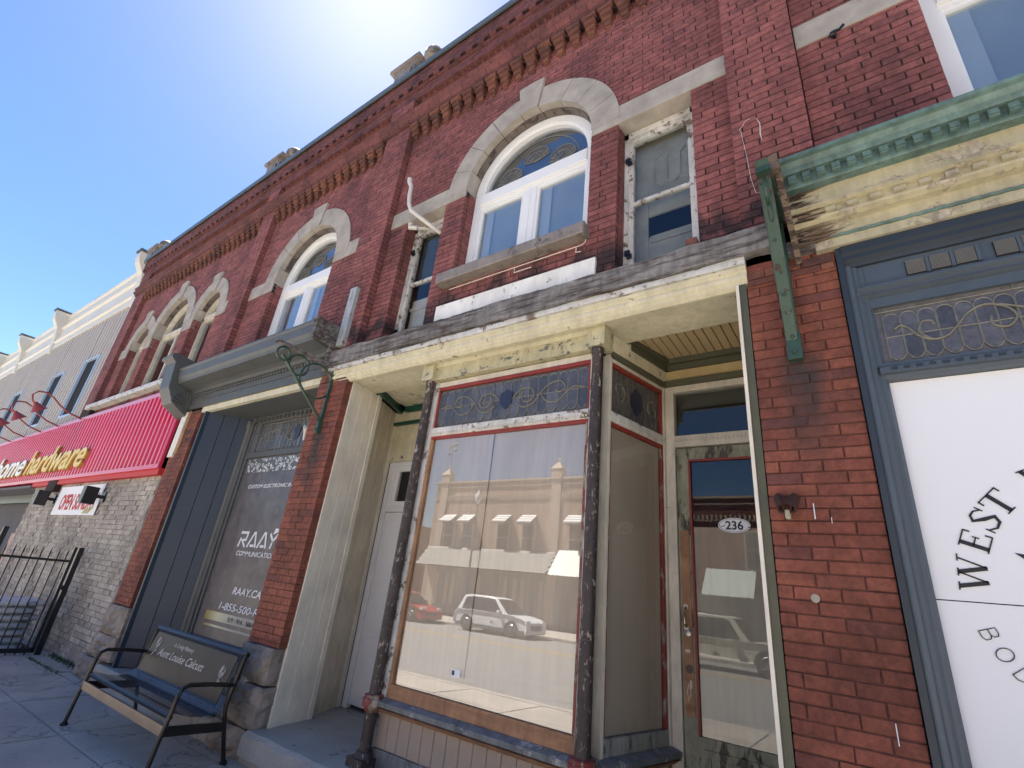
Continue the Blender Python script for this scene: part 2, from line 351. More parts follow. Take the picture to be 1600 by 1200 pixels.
    def build(s, name, mat, parent=None, smooth=False, bev=0, kind=None, label=None):
        if isinstance(mat, str): mat = M[mat]
        o = bpy.data.objects.new(name, s.mesh(name, mat)); C.objects.link(o)
        if parent is not None: o.parent = parent
        if smooth:
            for p in o.data.polygons: p.use_smooth = True
            try: o.data.set_sharp_from_angle(angle=math.radians(40))
            except Exception: pass
        if bev:
            b = o.modifiers.new('bevel', 'BEVEL'); b.width = bev; b.segments = 2; b.limit_method = 'ANGLE'
        if kind: o['kind'] = kind
        if label: o['label'] = label
        return o
def thing(name, label, cat, group=None):
    o = bpy.data.objects.new(name, None); C.objects.link(o); o['label'] = label; o['category'] = cat; o.empty_display_size = .2
    if group: o['group'] = group
    return o
def tag(o, label, cat, group=None):
    o['label'] = label; o['category'] = cat
    if group: o['group'] = group
    return o
def struct(o): o['kind'] = 'structure'; return o
def rot2(p, a): return (p[0] * math.cos(a) - p[1] * math.sin(a), p[0] * math.sin(a) + p[1] * math.cos(a))
def arc(cx, cz, r, a0, a1, n): return [(cx + r * math.cos(a0 + (a1 - a0) * i / n), cz + r * math.sin(a0 + (a1 - a0) * i / n)) for i in range(n + 1)]

def text(body, mat, loc, size, depth=.002, shear=0, parent=None, name='lettering', width=None, rz=0, spin=0, align='LEFT', bold=0, tilt=0):
    """flat lettering standing in the x-z plane, readable from the street (-y)"""
    cu = bpy.data.curves.new(name, 'FONT'); cu.body = body; cu.size = size; cu.extrude = depth; cu.shear = shear; cu.align_x = align; cu.offset = bold; cu.resolution_u = 4
    t = bpy.data.objects.new(name, cu); me = bpy.data.meshes.new_from_object(t); bpy.data.objects.remove(t)
    me.name = name; me.materials.clear(); me.materials.append(M[mat])
    o = bpy.data.objects.new(name, me); C.objects.link(o)
    xs = [v.co.x for v in me.vertices]
    sx = width / (max(xs) - min(xs)) if width else 1
    o.matrix_world = Matrix.Translation(loc) @ Matrix.Rotation(rz, 4, 'Z') @ Matrix.Rotation(PI / 2 + tilt, 4, 'X') @ Matrix.Rotation(spin, 4, 'Z') @ Matrix.Diagonal((sx, 1, 1, 1))
    if parent: mw = o.matrix_world.copy(); o.parent = parent; o.matrix_world = mw
    return o
def strokes(lines, w, y, th=.003, mt=None):
    """flat strokes in the x-z plane: each line a polyline, mitred"""
    b = B(mt)
    for ln in lines:
        ww = w
        if isinstance(ln[0], (int, float)): ww = ln[0]; ln = ln[1]
        n = len(ln); L = []; R = []
        for i in range(n):
            p = Vector(ln[i]); a = Vector(ln[i - 1]) if i else None; c = Vector(ln[i + 1]) if i < n - 1 else None
            d1 = (p - a).normalized() if a is not None else (c - p).normalized(); d2 = (c - p).normalized() if c is not None else d1
            nn = Vector((-(d1 + d2).y, (d1 + d2).x)); nn.normalize()
            k = 1 / max(.5, nn.dot(Vector((-d1.y, d1.x))))
            wi = ww[i] if isinstance(ww, (list, tuple)) else ww
            L.append(p + nn * wi * .5 * k); R.append(p - nn * wi * .5 * k)
        vs = [(q.x, y, q.y) for q in L] + [(q.x, y, q.y) for q in R] + [(q.x, y + th, q.y) for q in L] + [(q.x, y + th, q.y) for q in R]
        fs = []
        for i in range(n - 1):
            fs += [(i, i + 1, n + i + 1, n + i), (2 * n + i, 3 * n + i, 3 * n + i + 1, 2 * n + i + 1), (i, 2 * n + i, 2 * n + i + 1, i + 1), (n + i, n + i + 1, 3 * n + i + 1, 3 * n + i)]
        fs += [(0, n, 3 * n, 2 * n), (n - 1, 3 * n - 1, 4 * n - 1, 2 * n - 1)]
        b.add(vs, fs)
    return b

def project(p):
    d = Vector(p) - CAMLOC; z = d.dot(FW)
    if z < .05: return None
    return (800 + 764.3 * d.dot(RT) / z, 600 + 764.3 * d.dot(DN) / z, z)

# ------------------------------------------------------------------ the ground
def G(x, y=0): return .05 + .012 * (x + 7) + .02 * min(0, y + .2)
CURB = -4.55
def sheet(pts, name, mat, parent=None): return B().add(pts, [tuple(range(len(pts)))]).build(name, mat, parent)
def road_z(x, y): return .012 * (x + 7) + .05 - .087 - .14 + .008 * (y - CURB)
x0, x1 = -90, 60
ground = struct(sheet([(-400, -400, -1.6), (400, -400, -1.6), (400, 400, -1.6), (-400, 400, -1.6)], 'ground', 'asphalt'))
road = struct(sheet([(x0, CURB, road_z(x0, CURB)), (x0, -19.8, road_z(x0, -19.8)), (x1, -19.8, road_z(x1, -19.8)), (x1, CURB, road_z(x1, CURB))], 'road', 'asphalt'))
for yy in (-14.0, -14.35):
    sheet([(x0, yy, road_z(x0, yy) + .005), (x0, yy - .16, road_z(x0, yy - .16) + .005), (x1, yy - .16, road_z(x1, yy - .16) + .005), (x1, yy, road_z(x1, yy) + .005)], 'centre_line', 'line_yellow', road)
struct(sheet([(x0, .6, G(x0) - .03), (x0, CURB + .0, G(x0, CURB) - .03), (x1, CURB, G(x1, CURB) - .03), (x1, .6, G(x1) - .03)], 'sidewalk_bed', 'concrete'))
b = B()
b.add([(x0, CURB, G(x0, CURB)), (x1, CURB, G(x1, CURB)), (x1, CURB - .16, G(x1, CURB)), (x0, CURB - .16, G(x0, CURB)), (x0, CURB - .17, road_z(x0, CURB) - .1), (x1, CURB - .17, road_z(x1, CURB) - .1), (x0, CURB, G(x0, CURB) - .05), (x1, CURB, G(x1, CURB) - .05)],
      [(3, 2, 1, 0), (4, 5, 2, 3), (0, 1, 7, 6)])
struct(b.build('kerb', 'concrete'))
side = bpy.data.objects.new('sidewalk', None); C.objects.link(side); side['kind'] = 'structure'
# slabs: joints parallel and square to the wall, set out as in the picture
ys = [.55, -.22, -.90, -1.75, -2.6, -3.5, CURB + .02]
xs = [-13.6, -12.1, -10.6, -9.1, -7.62, -6.15, -4.7, -3.2, -1.7, -.2, 1.3]
allx = [x0] + [-13.6 - 1.5 * k for k in range(16, 0, -1)] + xs + [x1]
for j in range(len(ys) - 1):
    sh = random.uniform(-.02, .02)
    for i in range(len(allx) - 1):
        a, c = allx[i] + .006, allx[i + 1] - .006; y1, y0 = ys[j] - .006, ys[j + 1] + .006
        h = random.uniform(-.003, .003); q = .008
        vs = [(a + q, y0 + q, G(a, y0) + h), (c - q, y0 + q, G(c, y0) + h), (c - q, y1 - q, G(c, y1) + h), (a + q, y1 - q, G(a, y1) + h),
              (a, y0, G(a, y0) + h - .03), (c, y0, G(c, y0) + h - .03), (c, y1, G(c, y1) + h - .03), (a, y1, G(a, y1) + h - .03)]
        B().add(vs, [(0, 1, 2, 3), (4, 5, 1, 0), (5, 6, 2, 1), (6, 7, 3, 2), (7, 4, 0, 3)]).build('slab', 'concrete', side)
# opposite sidewalk
def G2(x): return road_z(x, -19.8) + .14
struct(B().add([(x0, -19.8, G2(x0)), (x1, -19.8, G2(x1)), (x1, -26, G2(x1)), (x0, -26, G2(x0)), (x0, -19.8, G2(x0) - .2), (x1, -19.8, G2(x1) - .2)], [(3, 2, 1, 0), (4, 5, 1, 0)]).build('far_sidewalk', 'concrete'))

M['bench_bronze'].node_tree.nodes['Principled BSDF'].inputs['Specular IOR Level'].default_value = .25
# ------------------------------------------------------------------ brick building (upper storey, pilasters)
# wall plane of the upper storey stands 9 cm behind the pilaster faces
YW = .09
def U(x, z): return (x * 1.03, 1.62 + (z - 1.62) * 1.03)
bld = thing('brick_building', 'red brick building with stone arched windows and corbelled parapet above the shopfronts', 'building')
PIL = [(-14.86, -14.2), (-8.6, -8.18), (-5.13, -4.6), (-.43, .07), (3.6, 4.1)]      # piers at full height
XL, XR = -14.86, 4.1
bricks = []          # (x0,x1,y0,y1,z0,z1,material)
CH = .064; BL = .205; JT = .007
def field(x0, x1, z0, z1, yf, depth=.05, mat='brick', hole=None, phase=0, zbase=0):
    i0 = math.floor((z0 - zbase) / CH); z = zbase + i0 * CH
    row = i0
    jt = .0105 if mat == 'brick' else JT
    while z < z1 - .01:
        head = None; pend = None; rowstart = len(bricks)
        za, zb = max(z, z0) + jt / 2, min(z + CH, z1) - jt / 2
        off = phase + (BL / 2 if row % 2 else 0)
        if row % 6 == 5: off += .04
        x = x0 - (off % BL)
        while x < x1:
            e0, e1 = max(x, x0), min(x + BL, x1)
            if e1 < x1 and x1 - e1 < .05: e1 = x1
            if e0 == x0 and e1 - e0 < .05 and x1 - x0 > .2: x += BL; head = e0; continue
            if head is not None: e0 = head; head = None
            a, c = e0 + jt / 2, e1 - jt / 2
            if e1 == x1 and e0 > x1 - .05: break
            if c - a > .03 and zb - za > .02:
                segs = [(a, c)]
                if hole: segs = hole(a, c, za, zb)
                for (p, q) in segs:
                    if q - p <= 0: continue
                    if q - p < .06:
                        if bricks and rowstart < len(bricks) and abs(bricks[-1][1] - p) < .02: k_ = bricks[-1]; bricks[-1] = (k_[0], q) + k_[2:]
                        else: pend = (p, q)
                        continue
                    if pend and abs(pend[1] - p) < .02: p = pend[0]
                    pend = None
                    j = random.uniform(-.003, .002)
                    bricks.append((p, q, yf + j, yf + depth, za, zb, mat))
            x += BL
        z += CH; row += 1
def cut(rects, arches):
    def h(a, c, za, zb):
        segs = [(a, c)]; zm = (za + zb) / 2
        rr = list(rects)
        for (cx, cz, rx, rz_) in arches:
            if zm >= cz and zm < cz + rz_:
                w_ = rx * math.sqrt(max(0, 1 - ((zm - cz) / rz_) ** 2)); rr.append((cx - w_, cx + w_, za, zb))
        for (p, q, u, v) in rr:
            if zm > u and zm < v:
                n = []
                for (s, t) in segs:
                    if q <= s or p >= t: n.append((s, t)); continue
                    if p > s: n.append((s, p))
                    if q < t: n.append((q, t))
                segs = n
        return segs
    return h
def ywall(segments, arches, z0, z1, xa, xb):
    """mortar wall with openings, made of vertical strips; openings = rects (x0,x1,z0,z1) topped by arches"""
    b = B(); y0, y1 = YW + .008, .36
    xsn = {xa, xb}
    for (p, q, u, v) in segments: xsn |= {p, q}
    for (cx, cz, rx, rz_) in arches:
        for k in range(25): xsn.add(cx - rx * math.cos(PI * k / 24))
    xl = sorted(x for x in xsn if xa <= x <= xb)
    for i in range(len(xl) - 1):
        a, c = xl[i], xl[i + 1]
        if c - a < 1e-5: continue
        mdl = (a + c) / 2; occ = []
        for (p, q, u, v) in segments:
            if p <= mdl <= q: occ.append((u, v, u, v))
        for (cx, cz, rx, rz_) in arches:
            if abs(mdl - cx) < rx:
                f = lambda x: cz + rz_ * math.sqrt(max(0, 1 - ((x - cx) / rx) ** 2))
                occ = [(o[0], f(a), o[2], f(c)) if abs(o[1] - cz) < .02 else o for o in occ]
        occ.sort(); lo = (z0, z0)
        for o in occ + [(z1, z1, z1, z1)]:
            u0, u1 = o[0], o[2]
            if u0 - lo[0] > .001 or u1 - lo[1] > .001:
                b.add([(a, y0, lo[0]), (c, y0, lo[1]), (c, y0, u1), (a, y0, u0), (a, y1, lo[0]), (c, y1, lo[1]), (c, y1, u1), (a, y1, u0)],
                      [(0, 1, 2, 3), (7, 6, 5, 4), (3, 2, 6, 7), (4, 5, 1, 0), (0, 3, 7, 4), (1, 5, 6, 2)])
            lo = (o[1], o[3])
    return b
ZF = 3.72; ZT = 7.45
# openings (wall-plane coordinates)
arch_w = [  # centre x, springing z, inner rx, inner rz, outer r add, sill z, keystone half width
    dict(cx=-2.50, cz=5.90, rx=.81, rz=.80, t=.30, sill=4.52, kind='big'),
    dict(cx=-6.62, cz=5.86, rx=.81, rz=.82, t=.30, sill=4.30, kind='big'),
    dict(cx=1.62, cz=5.90, rx=.81, rz=.80, t=.30, sill=4.30, kind='big'),
    dict(cx=-13.21, cz=5.93, rx=.485, rz=.50, t=.27, sill=4.60, kind='small'),
    dict(cx=-11.60, cz=5.95, rx=.78, rz=.80, t=.28, dy=.007, sill=4.60, kind='mid'),
    dict(cx=-9.88, cz=5.93, rx=.50, rz=.51, t=.27, sill=4.60, kind='small'),
]
rects = []; arches = []
for a in arch_w:
    rects.append((a['cx'] - a['rx'], a['cx'] + a['rx'], a['sill'], a['cz'])); arches.append((a['cx'], a['cz'], a['rx'], a['rz']))
sash = [(-4.28, -3.62), (-1.41, -.73)]
for (p, q) in sash: rects.append((p, q, 4.02, 5.84))
ywall([(p - .004, q + .004, u - .004, v) for (p, q, u, v) in rects], [(c[0], c[1], c[2] + .004, c[3] + .004) for c in arches], ZF, 8.72, XL, XR).build('wall', 'mortar', bld)
ringcut = cut(rects + [(-4.56, -.44, 5.81, 6.09)], [(a['cx'], a['cz'], a['rx'] + a['t'] - .03, a['rz'] + a['t'] - .03) for a in arch_w])
# recessed wall panels between piers
pan = [(PIL[i][1], PIL[i + 1][0]) for i in range(4)]
for (p, q) in pan: field(p, q, 4.02, 7.66, YW, hole=ringcut, phase=.05)
# piers, upper part, and pier returns
for k, (p, q) in enumerate(PIL):
    B().box(p + .008, q - .008, .008, YW + .1, (3.72 if k not in (0,) else 2.6), 8.0).build('pier_core', 'mortar', bld)
    field(p, q, 4.02 if k in (2, 3, 4) else (4.3 if k == 1 else 4.5), 8.0, 0, .09, phase=.11 * k)
# lower piers (street storey)
for (p, q, zb_) in ((-8.72, -8.16, .92), (-5.13, -4.59, .92), (-.43, .07, .1), (3.6, 4.1, .1)):
    B().box(p + .008, q - .008, .008, .3 if p > -1 or p < -6 else .105, zb_, 4.0).build('pier_core', 'mortar_low', bld)
    field(p, q, zb_, 3.80 if p > -6 else 3.66, 0, .09 if p > -1 else .11, mat='brick_low', phase=.03)
field(-5.10, -4.62, 3.64, 3.80, -.012, .05, mat='brick_orange'); field(-.42, .06, 3.60, 3.72, -.012, .05, mat='brick_orange')
# window reveals in brick (right and left cheeks), y direction bricks
def cheek(x, z0, z1, y0, y1, side_):
    z = math.floor(z0 / CH) * CH; r = 0
    while z < z1 - .02:
        za, zb = max(z, z0) + JT / 2, min(z + CH, z1) - JT / 2
        ym = y0 + (.11 if r % 2 else .19)
        for (p, q) in ((y0, ym - JT), (ym, y1)):
            if q - p > .03 and zb - za > .02:
                if side_ > 0: bricks.append((x - .0, x + .012, p, q, za, zb, 'brick'))
                else: bricks.append((x - .012, x, p, q, za, zb, 'brick'))
        z += CH; r += 1
for a in arch_w:
    cheek(a['cx'] - a['rx'], a['sill'], a['cz'], YW + .055, .345, 1); cheek(a['cx'] + a['rx'], a['sill'], a['cz'], YW + .055, .345, -1)
for (p, q) in sash: cheek(p, 4.02, 5.81, YW + .055, .345, 1); cheek(q, 4.02, 5.81, YW + .055, .345, -1)
# parapet courses
def courses(x0, x1, z0, z1, yf, mat='brick_dark', ph=0): field(x0, x1, z0, z1, yf, YW - yf + .02, mat, phase=ph)
courses(XL, XR, 7.66, 7.72, -.03); courses(XL, XR, 7.90, 7.98, -.045, ph=.07)
mb = B(); x = XL - .02
while x < XR:
    e = x + .205
    mb.prof_x(x + .003, e - .003, [(.1, 7.722), (-.035, 7.722), (-.05, 7.74), (-.075, 7.765), (-.078, 7.79), (-.055, 7.796), (.1, 7.796)])
    mb.prof_x(x + .08, e + .074, [(.1, 7.803), (-.06, 7.805), (-.095, 7.835), (-.098, 7.865), (-.085, 7.892), (-.04, 7.896), (.1, 7.896)]); x = e
mb.build('moulded_brick', 'brick_dark', bld, kind='stuff')
courses(XL, XR, 8.20, 8.38, -.035, ph=.03); courses(XL, XR, 8.46, 8.76, -.10, ph=.1); courses(XL, XR, 8.38, 8.46, -.062, ph=.05)
B().box(XL, XR, -.088, .0, 8.462, 8.75).build('parapet_core', 'mortar', bld)
B().box(XL, XR, -.03, .4, 8.21, 8.76).build('parapet_core', 'mortar', bld)
B().box(XL, XR, .03, .3, 7.6, 8.22).build('frieze_core', 'mortar', bld)
# panels of the frieze between pier blocks, fluted
for k, (p, q) in enumerate(PIL): field(p + .02, q - .02, 7.98, 8.20, -.04, .08, phase=.04 * k)
fl = B()
for (p, q) in pan:
    x = p + .1; n = 0
    while x < q - .1:
        fl.prof_z(8.0, 8.19, [(x, .03), (x + .025, -.012), (x + .05, .03)]) if n % 2 == 0 else fl.prof_z(8.03 + random.random() * .03, 8.16, [(x, .03), (x + .03, .0), (x + .05, .03)])
        x += .055; n += 1
fl.build('fluting', 'brick_low', bld, kind='stuff')
# stepped dentil line under the top band
dz = B(); x = XL
while x < XR:
    dz.box(x + .004, x + .104, -.098, 0, 8.405, 8.458); x += .208
dz.build('brick_dentil', 'brick_dark', bld, kind='stuff')
# corbels under the moulding, three bricks stepping out
corb = B(); corb.prof_y  # shape reused
cm = B()
cm.cbox(-.03, .14, -.035, .10, .22, .275); cm.cbox(-.01, .122, -.01, .10, .155, .216); cm.cbox(.0, .112, .02, .10, .09, .150); cm.cbox(.02, .10, .045, .10, .03, .086); cm.cbox(.035, .085, .068, .10, .0, .026)
corbel_mesh = cm.mesh('corbel', M['brick_orange'])
nc = 0; crest = B()
for (p, q) in pan:
    n = int((q - p - .02) / .196); stp = (q - p - .02) / n
    for i in range(n):
        o = bpy.data.objects.new('corbel', corbel_mesh); C.objects.link(o); o.parent = bld; o.location = (p + .03 + i * stp, 0, 7.38); nc += 1
field_low = [(p, q) for (p, q) in pan]
B().box(XL - .04, XR, -.135, .42, 8.76, 8.80).box(XL - .04, XR, -.15, -.13, 8.70, 8.80).build('coping', 'coping', bld)
# finial pedestals with balls on the parapet
for cx in (-5.05, -8.9, -14.95, -.2):
    b = B(); y = -.03
    b.prof_y(y - .06, y + .26, [(cx - .22, 8.79), (cx + .28, 8.79), (cx + .25, 9.08), (cx + .31, 9.19), (cx - .28, 9.19), (cx - .20, 9.08)]); b.box(cx - .32, cx + .35, y - .1, y + .3, 9.19, 9.26)
    b.box(cx - .15, cx + .2, y - .08, y - .06, 8.86, 9.05)
    p = b.build('pedestal', 'rough_stone2', bld, bev=.008)
    q = B(); q.lathe(cx + .52, y + .08, [(.12, 8.8), (.12, 8.96), (.08, 9.02), (.10, 9.05)], 14); q.sphere((cx + .52, y + .08, 9.2), .165); q.build('ball_finial', 'rough_stone2', p, smooth=True)

# stone arches, bands
def voussoirs(a):
    cx, cz, rx, rz_, t = a['cx'], a['cz'], a['rx'], a['rz'], a['t']; yf, yb = YW - .017 - a.get('dy', 0), .33
    n = 9 if a['kind'] == 'big' else 7
    keyw = .09 if a['kind'] != 'small' else .13
    edges = [PI * k / (n) for k in range(n + 1)]
    mid = n // 2
    for k in range(n):
        a0, a1 = edges[k] + .004, edges[k + 1] - .004
        key = k == mid
        tt = t + (.14 if key else 0)
        if key: a0, a1 = PI / 2 - keyw * 1.55, PI / 2 + keyw * 1.55
        elif k == mid - 1: a1 = PI / 2 - keyw * 1.55 - .008
        elif k == mid + 1: a0 = PI / 2 + keyw * 1.55 + .008
        m_ = 4; vs = []; fs = []
        for i in range(m_ + 1):
            an = a0 + (a1 - a0) * i / m_; c, s = math.cos(an), math.sin(an)
            yy = yf - (.02 if key else 0)
            vs += [(cx + rx * c, yy, cz + rz_ * s), (cx + (rx + tt) * c, yy, cz + (rz_ + tt) * s), (cx + rx * c, yb, cz + rz_ * s), (cx + (rx + tt) * c, YW + .1, cz + (rz_ + tt) * s)]
        for i in range(m_):
            o = i * 4; fs += [(o, o + 4, o + 5, o + 1), (o, o + 2, o + 6, o + 4), (o + 1, o + 5, o + 7, o + 3)]
        fs += [(0, 1, 3, 2), (m_ * 4, m_ * 4 + 2, m_ * 4 + 3, m_ * 4 + 1)]
        B().add(vs, fs).build('keystone' if key else 'arch_stone', 'limestone', bld)
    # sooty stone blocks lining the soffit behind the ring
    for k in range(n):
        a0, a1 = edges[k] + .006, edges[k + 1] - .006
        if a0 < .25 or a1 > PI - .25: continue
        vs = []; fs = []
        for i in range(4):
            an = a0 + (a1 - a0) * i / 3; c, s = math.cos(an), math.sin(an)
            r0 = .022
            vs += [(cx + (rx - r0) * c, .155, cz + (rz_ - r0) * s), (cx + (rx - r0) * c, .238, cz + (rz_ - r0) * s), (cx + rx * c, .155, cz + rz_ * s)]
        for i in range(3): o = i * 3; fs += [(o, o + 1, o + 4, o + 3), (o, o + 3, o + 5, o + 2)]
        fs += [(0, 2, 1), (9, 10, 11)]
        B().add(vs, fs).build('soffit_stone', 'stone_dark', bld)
for a in arch_w: voussoirs(a)
def bandstone(x0, x1, z0, z1, yb=YW + .12): B().cbox(x0, x1, YW - .012, yb, z0, z1, .003).build('stone_band', 'limestone', bld)
A0 = arch_w[0]
bandstone(-4.595, A0['cx'] - .81 - .005, 5.82, 6.06, .33); bandstone(A0['cx'] + .81 + .005, -.435, 5.82, 6.06, .33)
A1 = arch_w[1]
bandstone(-8.17, -7.43, 5.72, 5.97); bandstone(-5.81, -5.28, 5.72, 5.97)
bandstone(.075, .81, 5.72, 5.97); bandstone(2.43, 3.5, 5.72, 5.97)
bandstone(-14.19, -13.703, 5.73, 5.98); bandstone(-9.373, -9.0, 5.73, 5.98)
bandstone(-12.722, -12.383, 5.73, 5.95, .33); bandstone(-10.817, -10.383, 5.73, 5.95, .33)
# sills
B().cbox(-3.42, -1.66, -.03, .3, 4.545, 4.67, .008).build('window_sill', 'sill_stone', bld, label='sooty stone sill under the arched window')
B().cbox(-14.4, -10.1, -.06, .3, 4.46, 4.56, .006).build('window_sill', 'white_peel', bld)
# white painted board on the wall and its flashing remnants
tag(B().box(-3.43, -1.58, YW - .025, YW + .02, 4.0, 4.31).build('white_board', 'white_board'), 'long flaking white board fixed to the brick under the central arched window', 'board')
fr = B()
fr.tube([(-3.3, YW - .01, 4.50), (-2.4, YW - .01, 4.50), (-1.72, YW - .01, 4.50), (-1.69, YW - .01, 4.52), (-1.685, YW - .01, 4.62)], .005, 5); fr.tube([(-1.78, YW - .01, 4.5), (-1.78, YW - .01, 4.44), (-1.73, YW - .01, 4.43)], .005, 5); fr.tube([(-2.45, YW - .01, 4.49), (-2.45, YW - .01, 4.44), (-2.25, YW - .01, 4.44)], .005, 5)
tag(fr.build('caulk_line', 'pvc'), 'thin dried cream sealant line on the brick just below the central sill', 'sealant')

# windows in the arched openings
def scroll(cx, cz, r, a0, turns, n=22, sgn=1): return [(cx + r * (1 - .72 * k / n) * math.cos(a0 + sgn * turns * 2 * PI * k / n), cz + r * (1 - .72 * k / n) * math.sin(a0 + sgn * turns * 2 * PI * k / n)) for k in range(n + 1)]
def smooth(p, k=5):
    o = []; n = len(p)
    for i in range(n - 1):
        a, b_, c, d = p[max(0, i - 1)], p[i], p[i + 1], p[min(n - 1, i + 2)]
        for j in range(k):
            t = j / k
            o.append(tuple(.5 * (2 * b_[q] + (c[q] - a[q]) * t + (2 * a[q] - 5 * b_[q] + 4 * c[q] - d[q]) * t * t + (3 * b_[q] - a[q] - 3 * c[q] + d[q]) * t ** 3) for q in (0, 1)))
    return o + [tuple(p[-1])]
def tubexz(b, pts, y, r, seg=5): b.tube([(p[0], y, p[1]) for p in pts], r, seg)
def ellipse_ring(b, cx, cz, r0x, r0z, r1x, r1z, y0, y1, n=24):
    vs = []; fs = []
    for i in range(n + 1):
        an = PI * i / n; c, s = math.cos(an), math.sin(an)
        vs += [(cx + r0x * c, y0, cz + r0z * s), (cx + r1x * c, y0, cz + r1z * s), (cx + r0x * c, y1, cz + r0z * s), (cx + r1x * c, y1, cz + r1z * s)]
    for i in range(n): o = i * 4; fs += [(o, o + 4, o + 5, o + 1), (o, o + 2, o + 6, o + 4), (o + 1, o + 5, o + 7, o + 3), (o + 2, o + 3, o + 7, o + 6)]
    fs += [(0, 1, 3, 2), (n * 4, n * 4 + 2, n * 4 + 3, n * 4 + 1)]
    b.add(vs, fs)
def arched_window(a, label, modern):
    cx, cz, rx, rz_, sill = a['cx'], a['cz'], a['rx'] - .022, a['rz'] - .03, a['sill']
    if a is arch_w[0]: sill = 4.67
    y = .24; fm = 'vinyl' if modern else 'cream_frame'
    t = B()
    fw = .095 if modern else .07
    zt = cz - (.02 if modern else -.10)
    t.box(cx - rx, cx - rx + fw, y, y + .1, sill, zt + .01); t.box(cx + rx - fw, cx + rx, y, y + .1, sill, zt + .01)
    ellipse_ring(t, cx, cz, rx - fw * .8, rz_ - fw * .8, rx, rz_, y, y + .1)
    ellipse_ring(t, cx, cz, rx - fw * 1.15, rz_ - fw * 1.15, rx - fw * .5, rz_ - fw * .5, y + .025, y + .1)
    fr = t.build('window_frame', 'cream_frame' if not modern else 'vinyl', bld, label=label)
    ht = .15 if modern else .07
    B().cbox(cx - rx + fw, cx + rx - fw, y - .01, y + .1, zt - ht, zt + .01, .006).box(cx - rx + fw, cx + rx - fw, y + .02, y + .1, zt - ht - .045, zt - ht).build('transom_bar', fm, fr)
    zb = zt - ht - .045
    if modern:
        B().cbox(cx - .085, cx + .085, y + .015, y + .1, sill, zb, .01).box(cx - .012, cx + .012, y + .008, y + .05, sill, zb).build('mullion', 'vinyl', fr)
        for (p, q) in ((cx - rx + fw, cx - .085), (cx + .085, cx + rx - fw)):
            B().box(p, p + .03, y + .03, y + .1, sill, zb).box(q - .03, q, y + .03, y + .1, sill, zb).box(p, q, y + .032, y + .1, zb - .03, zb).build('sash', 'vinyl', fr)
            B().box(p + .03, q - .03, y + .055, y + .06, sill, zb - .03).build('glass_pane', 'glass', fr)
            B().box(p + .0, q - .0, y + .10, y + .105, sill, zb - .02).build('blind_or_fill', 'blind_or_fill', fr)  # made-up pale sheet behind the pane, added to lighten its blue
            B().box(p + .04, p + .16, y + .08, y + .085, sill, zb - .02).build('curtain', 'vinyl', fr)
    else:
        B().box(cx - rx + fw, cx + rx - fw, y + .055, y + .06, sill, zb).build('glass_pane', 'glass', fr)
        if a['kind'] == 'mid': B().box(cx - .03, cx + .03, y + .03, y + .1, sill, zb).build('mullion', 'cream_frame', fr)
    # stained fanlight
    pts = [(cx + (rx - fw) * math.cos(PI * k / 24), cz + (rz_ - fw) * math.sin(PI * k / 24)) for k in range(25)]
    pts = pts + [(cx - rx + fw, zt), (cx + rx - fw, zt)]
    B().prof_y(y + .07, y + .075, pts).build('fanlight_glass', 'glass', fr, label='stained glass half-round top light')
    B().prof_y(y + .12, y + .125, pts).build('backing', 'interior', fr)  # added grey sheet that dulls the strong blue of the fanlight glass
    b = B(); yy = y + .064; R = rx - fw
    if a['kind'] != 'small':
        for k in range(3):
            px = cx + (-.5 + .5 * k) * R; pz = cz + .12 + (.16 if k == 1 else 0)
            for q in range(9):
                an = PI * q / 8; tubexz(b, [(px, pz - .05), (px + .17 * math.cos(an), pz + .17 * math.sin(an))], yy, .005, 4)
            tubexz(b, arc(px, pz, .17, 0, PI, 12), yy, .006, 4); tubexz(b, arc(px, pz, .10, 0, PI, 8), yy, .005, 4)
        tubexz(b, [(cx + R * .82 * math.cos(PI * q / 20), cz + (rz_ - fw) * .82 * math.sin(PI * q / 20)) for q in range(21)], yy, .007, 4)
        b.build('lead_came', 'lead', fr, kind='stuff')
        g = B(); random.seed(3)
        for k in range(3):
            px = cx + (-.5 + .5 * k) * R; pz = cz + .12 + (.16 if k == 1 else 0)
            for q in range(8):
                a0, a1 = PI * q / 8 + .03, PI * (q + 1) / 8 - .03
                g.add([(px + .05 * math.cos(a0), yy + .003, pz - .03 + .05 * math.sin(a0)), (px + .165 * math.cos(a0), yy + .003 + .004 * random.random(), pz + .165 * math.sin(a0)), (px + .165 * math.cos(a1), yy + .003, pz + .165 * math.sin(a1)), (px + .05 * math.cos(a1), yy + .003, pz - .03 + .05 * math.sin(a1))], [(0, 3, 2, 1)])
        g.build('petal_pane', 'lg_clear', fr, kind='stuff')
arched_window(arch_w[0], 'central white twin-sash window under its stained fanlight', True)
arched_window(arch_w[1], 'white twin-sash arched window over the grey shop cornice', True)
arched_window(arch_w[2], 'large arched window above the green cornice, cut by the picture edge', True)
arched_window(arch_w[3], 'narrow left arch window with cream paint', False)
arched_window(arch_w[4], 'wide middle arch window with leaded top', False)
arched_window(arch_w[5], 'narrow right arch window with cream paint', False)
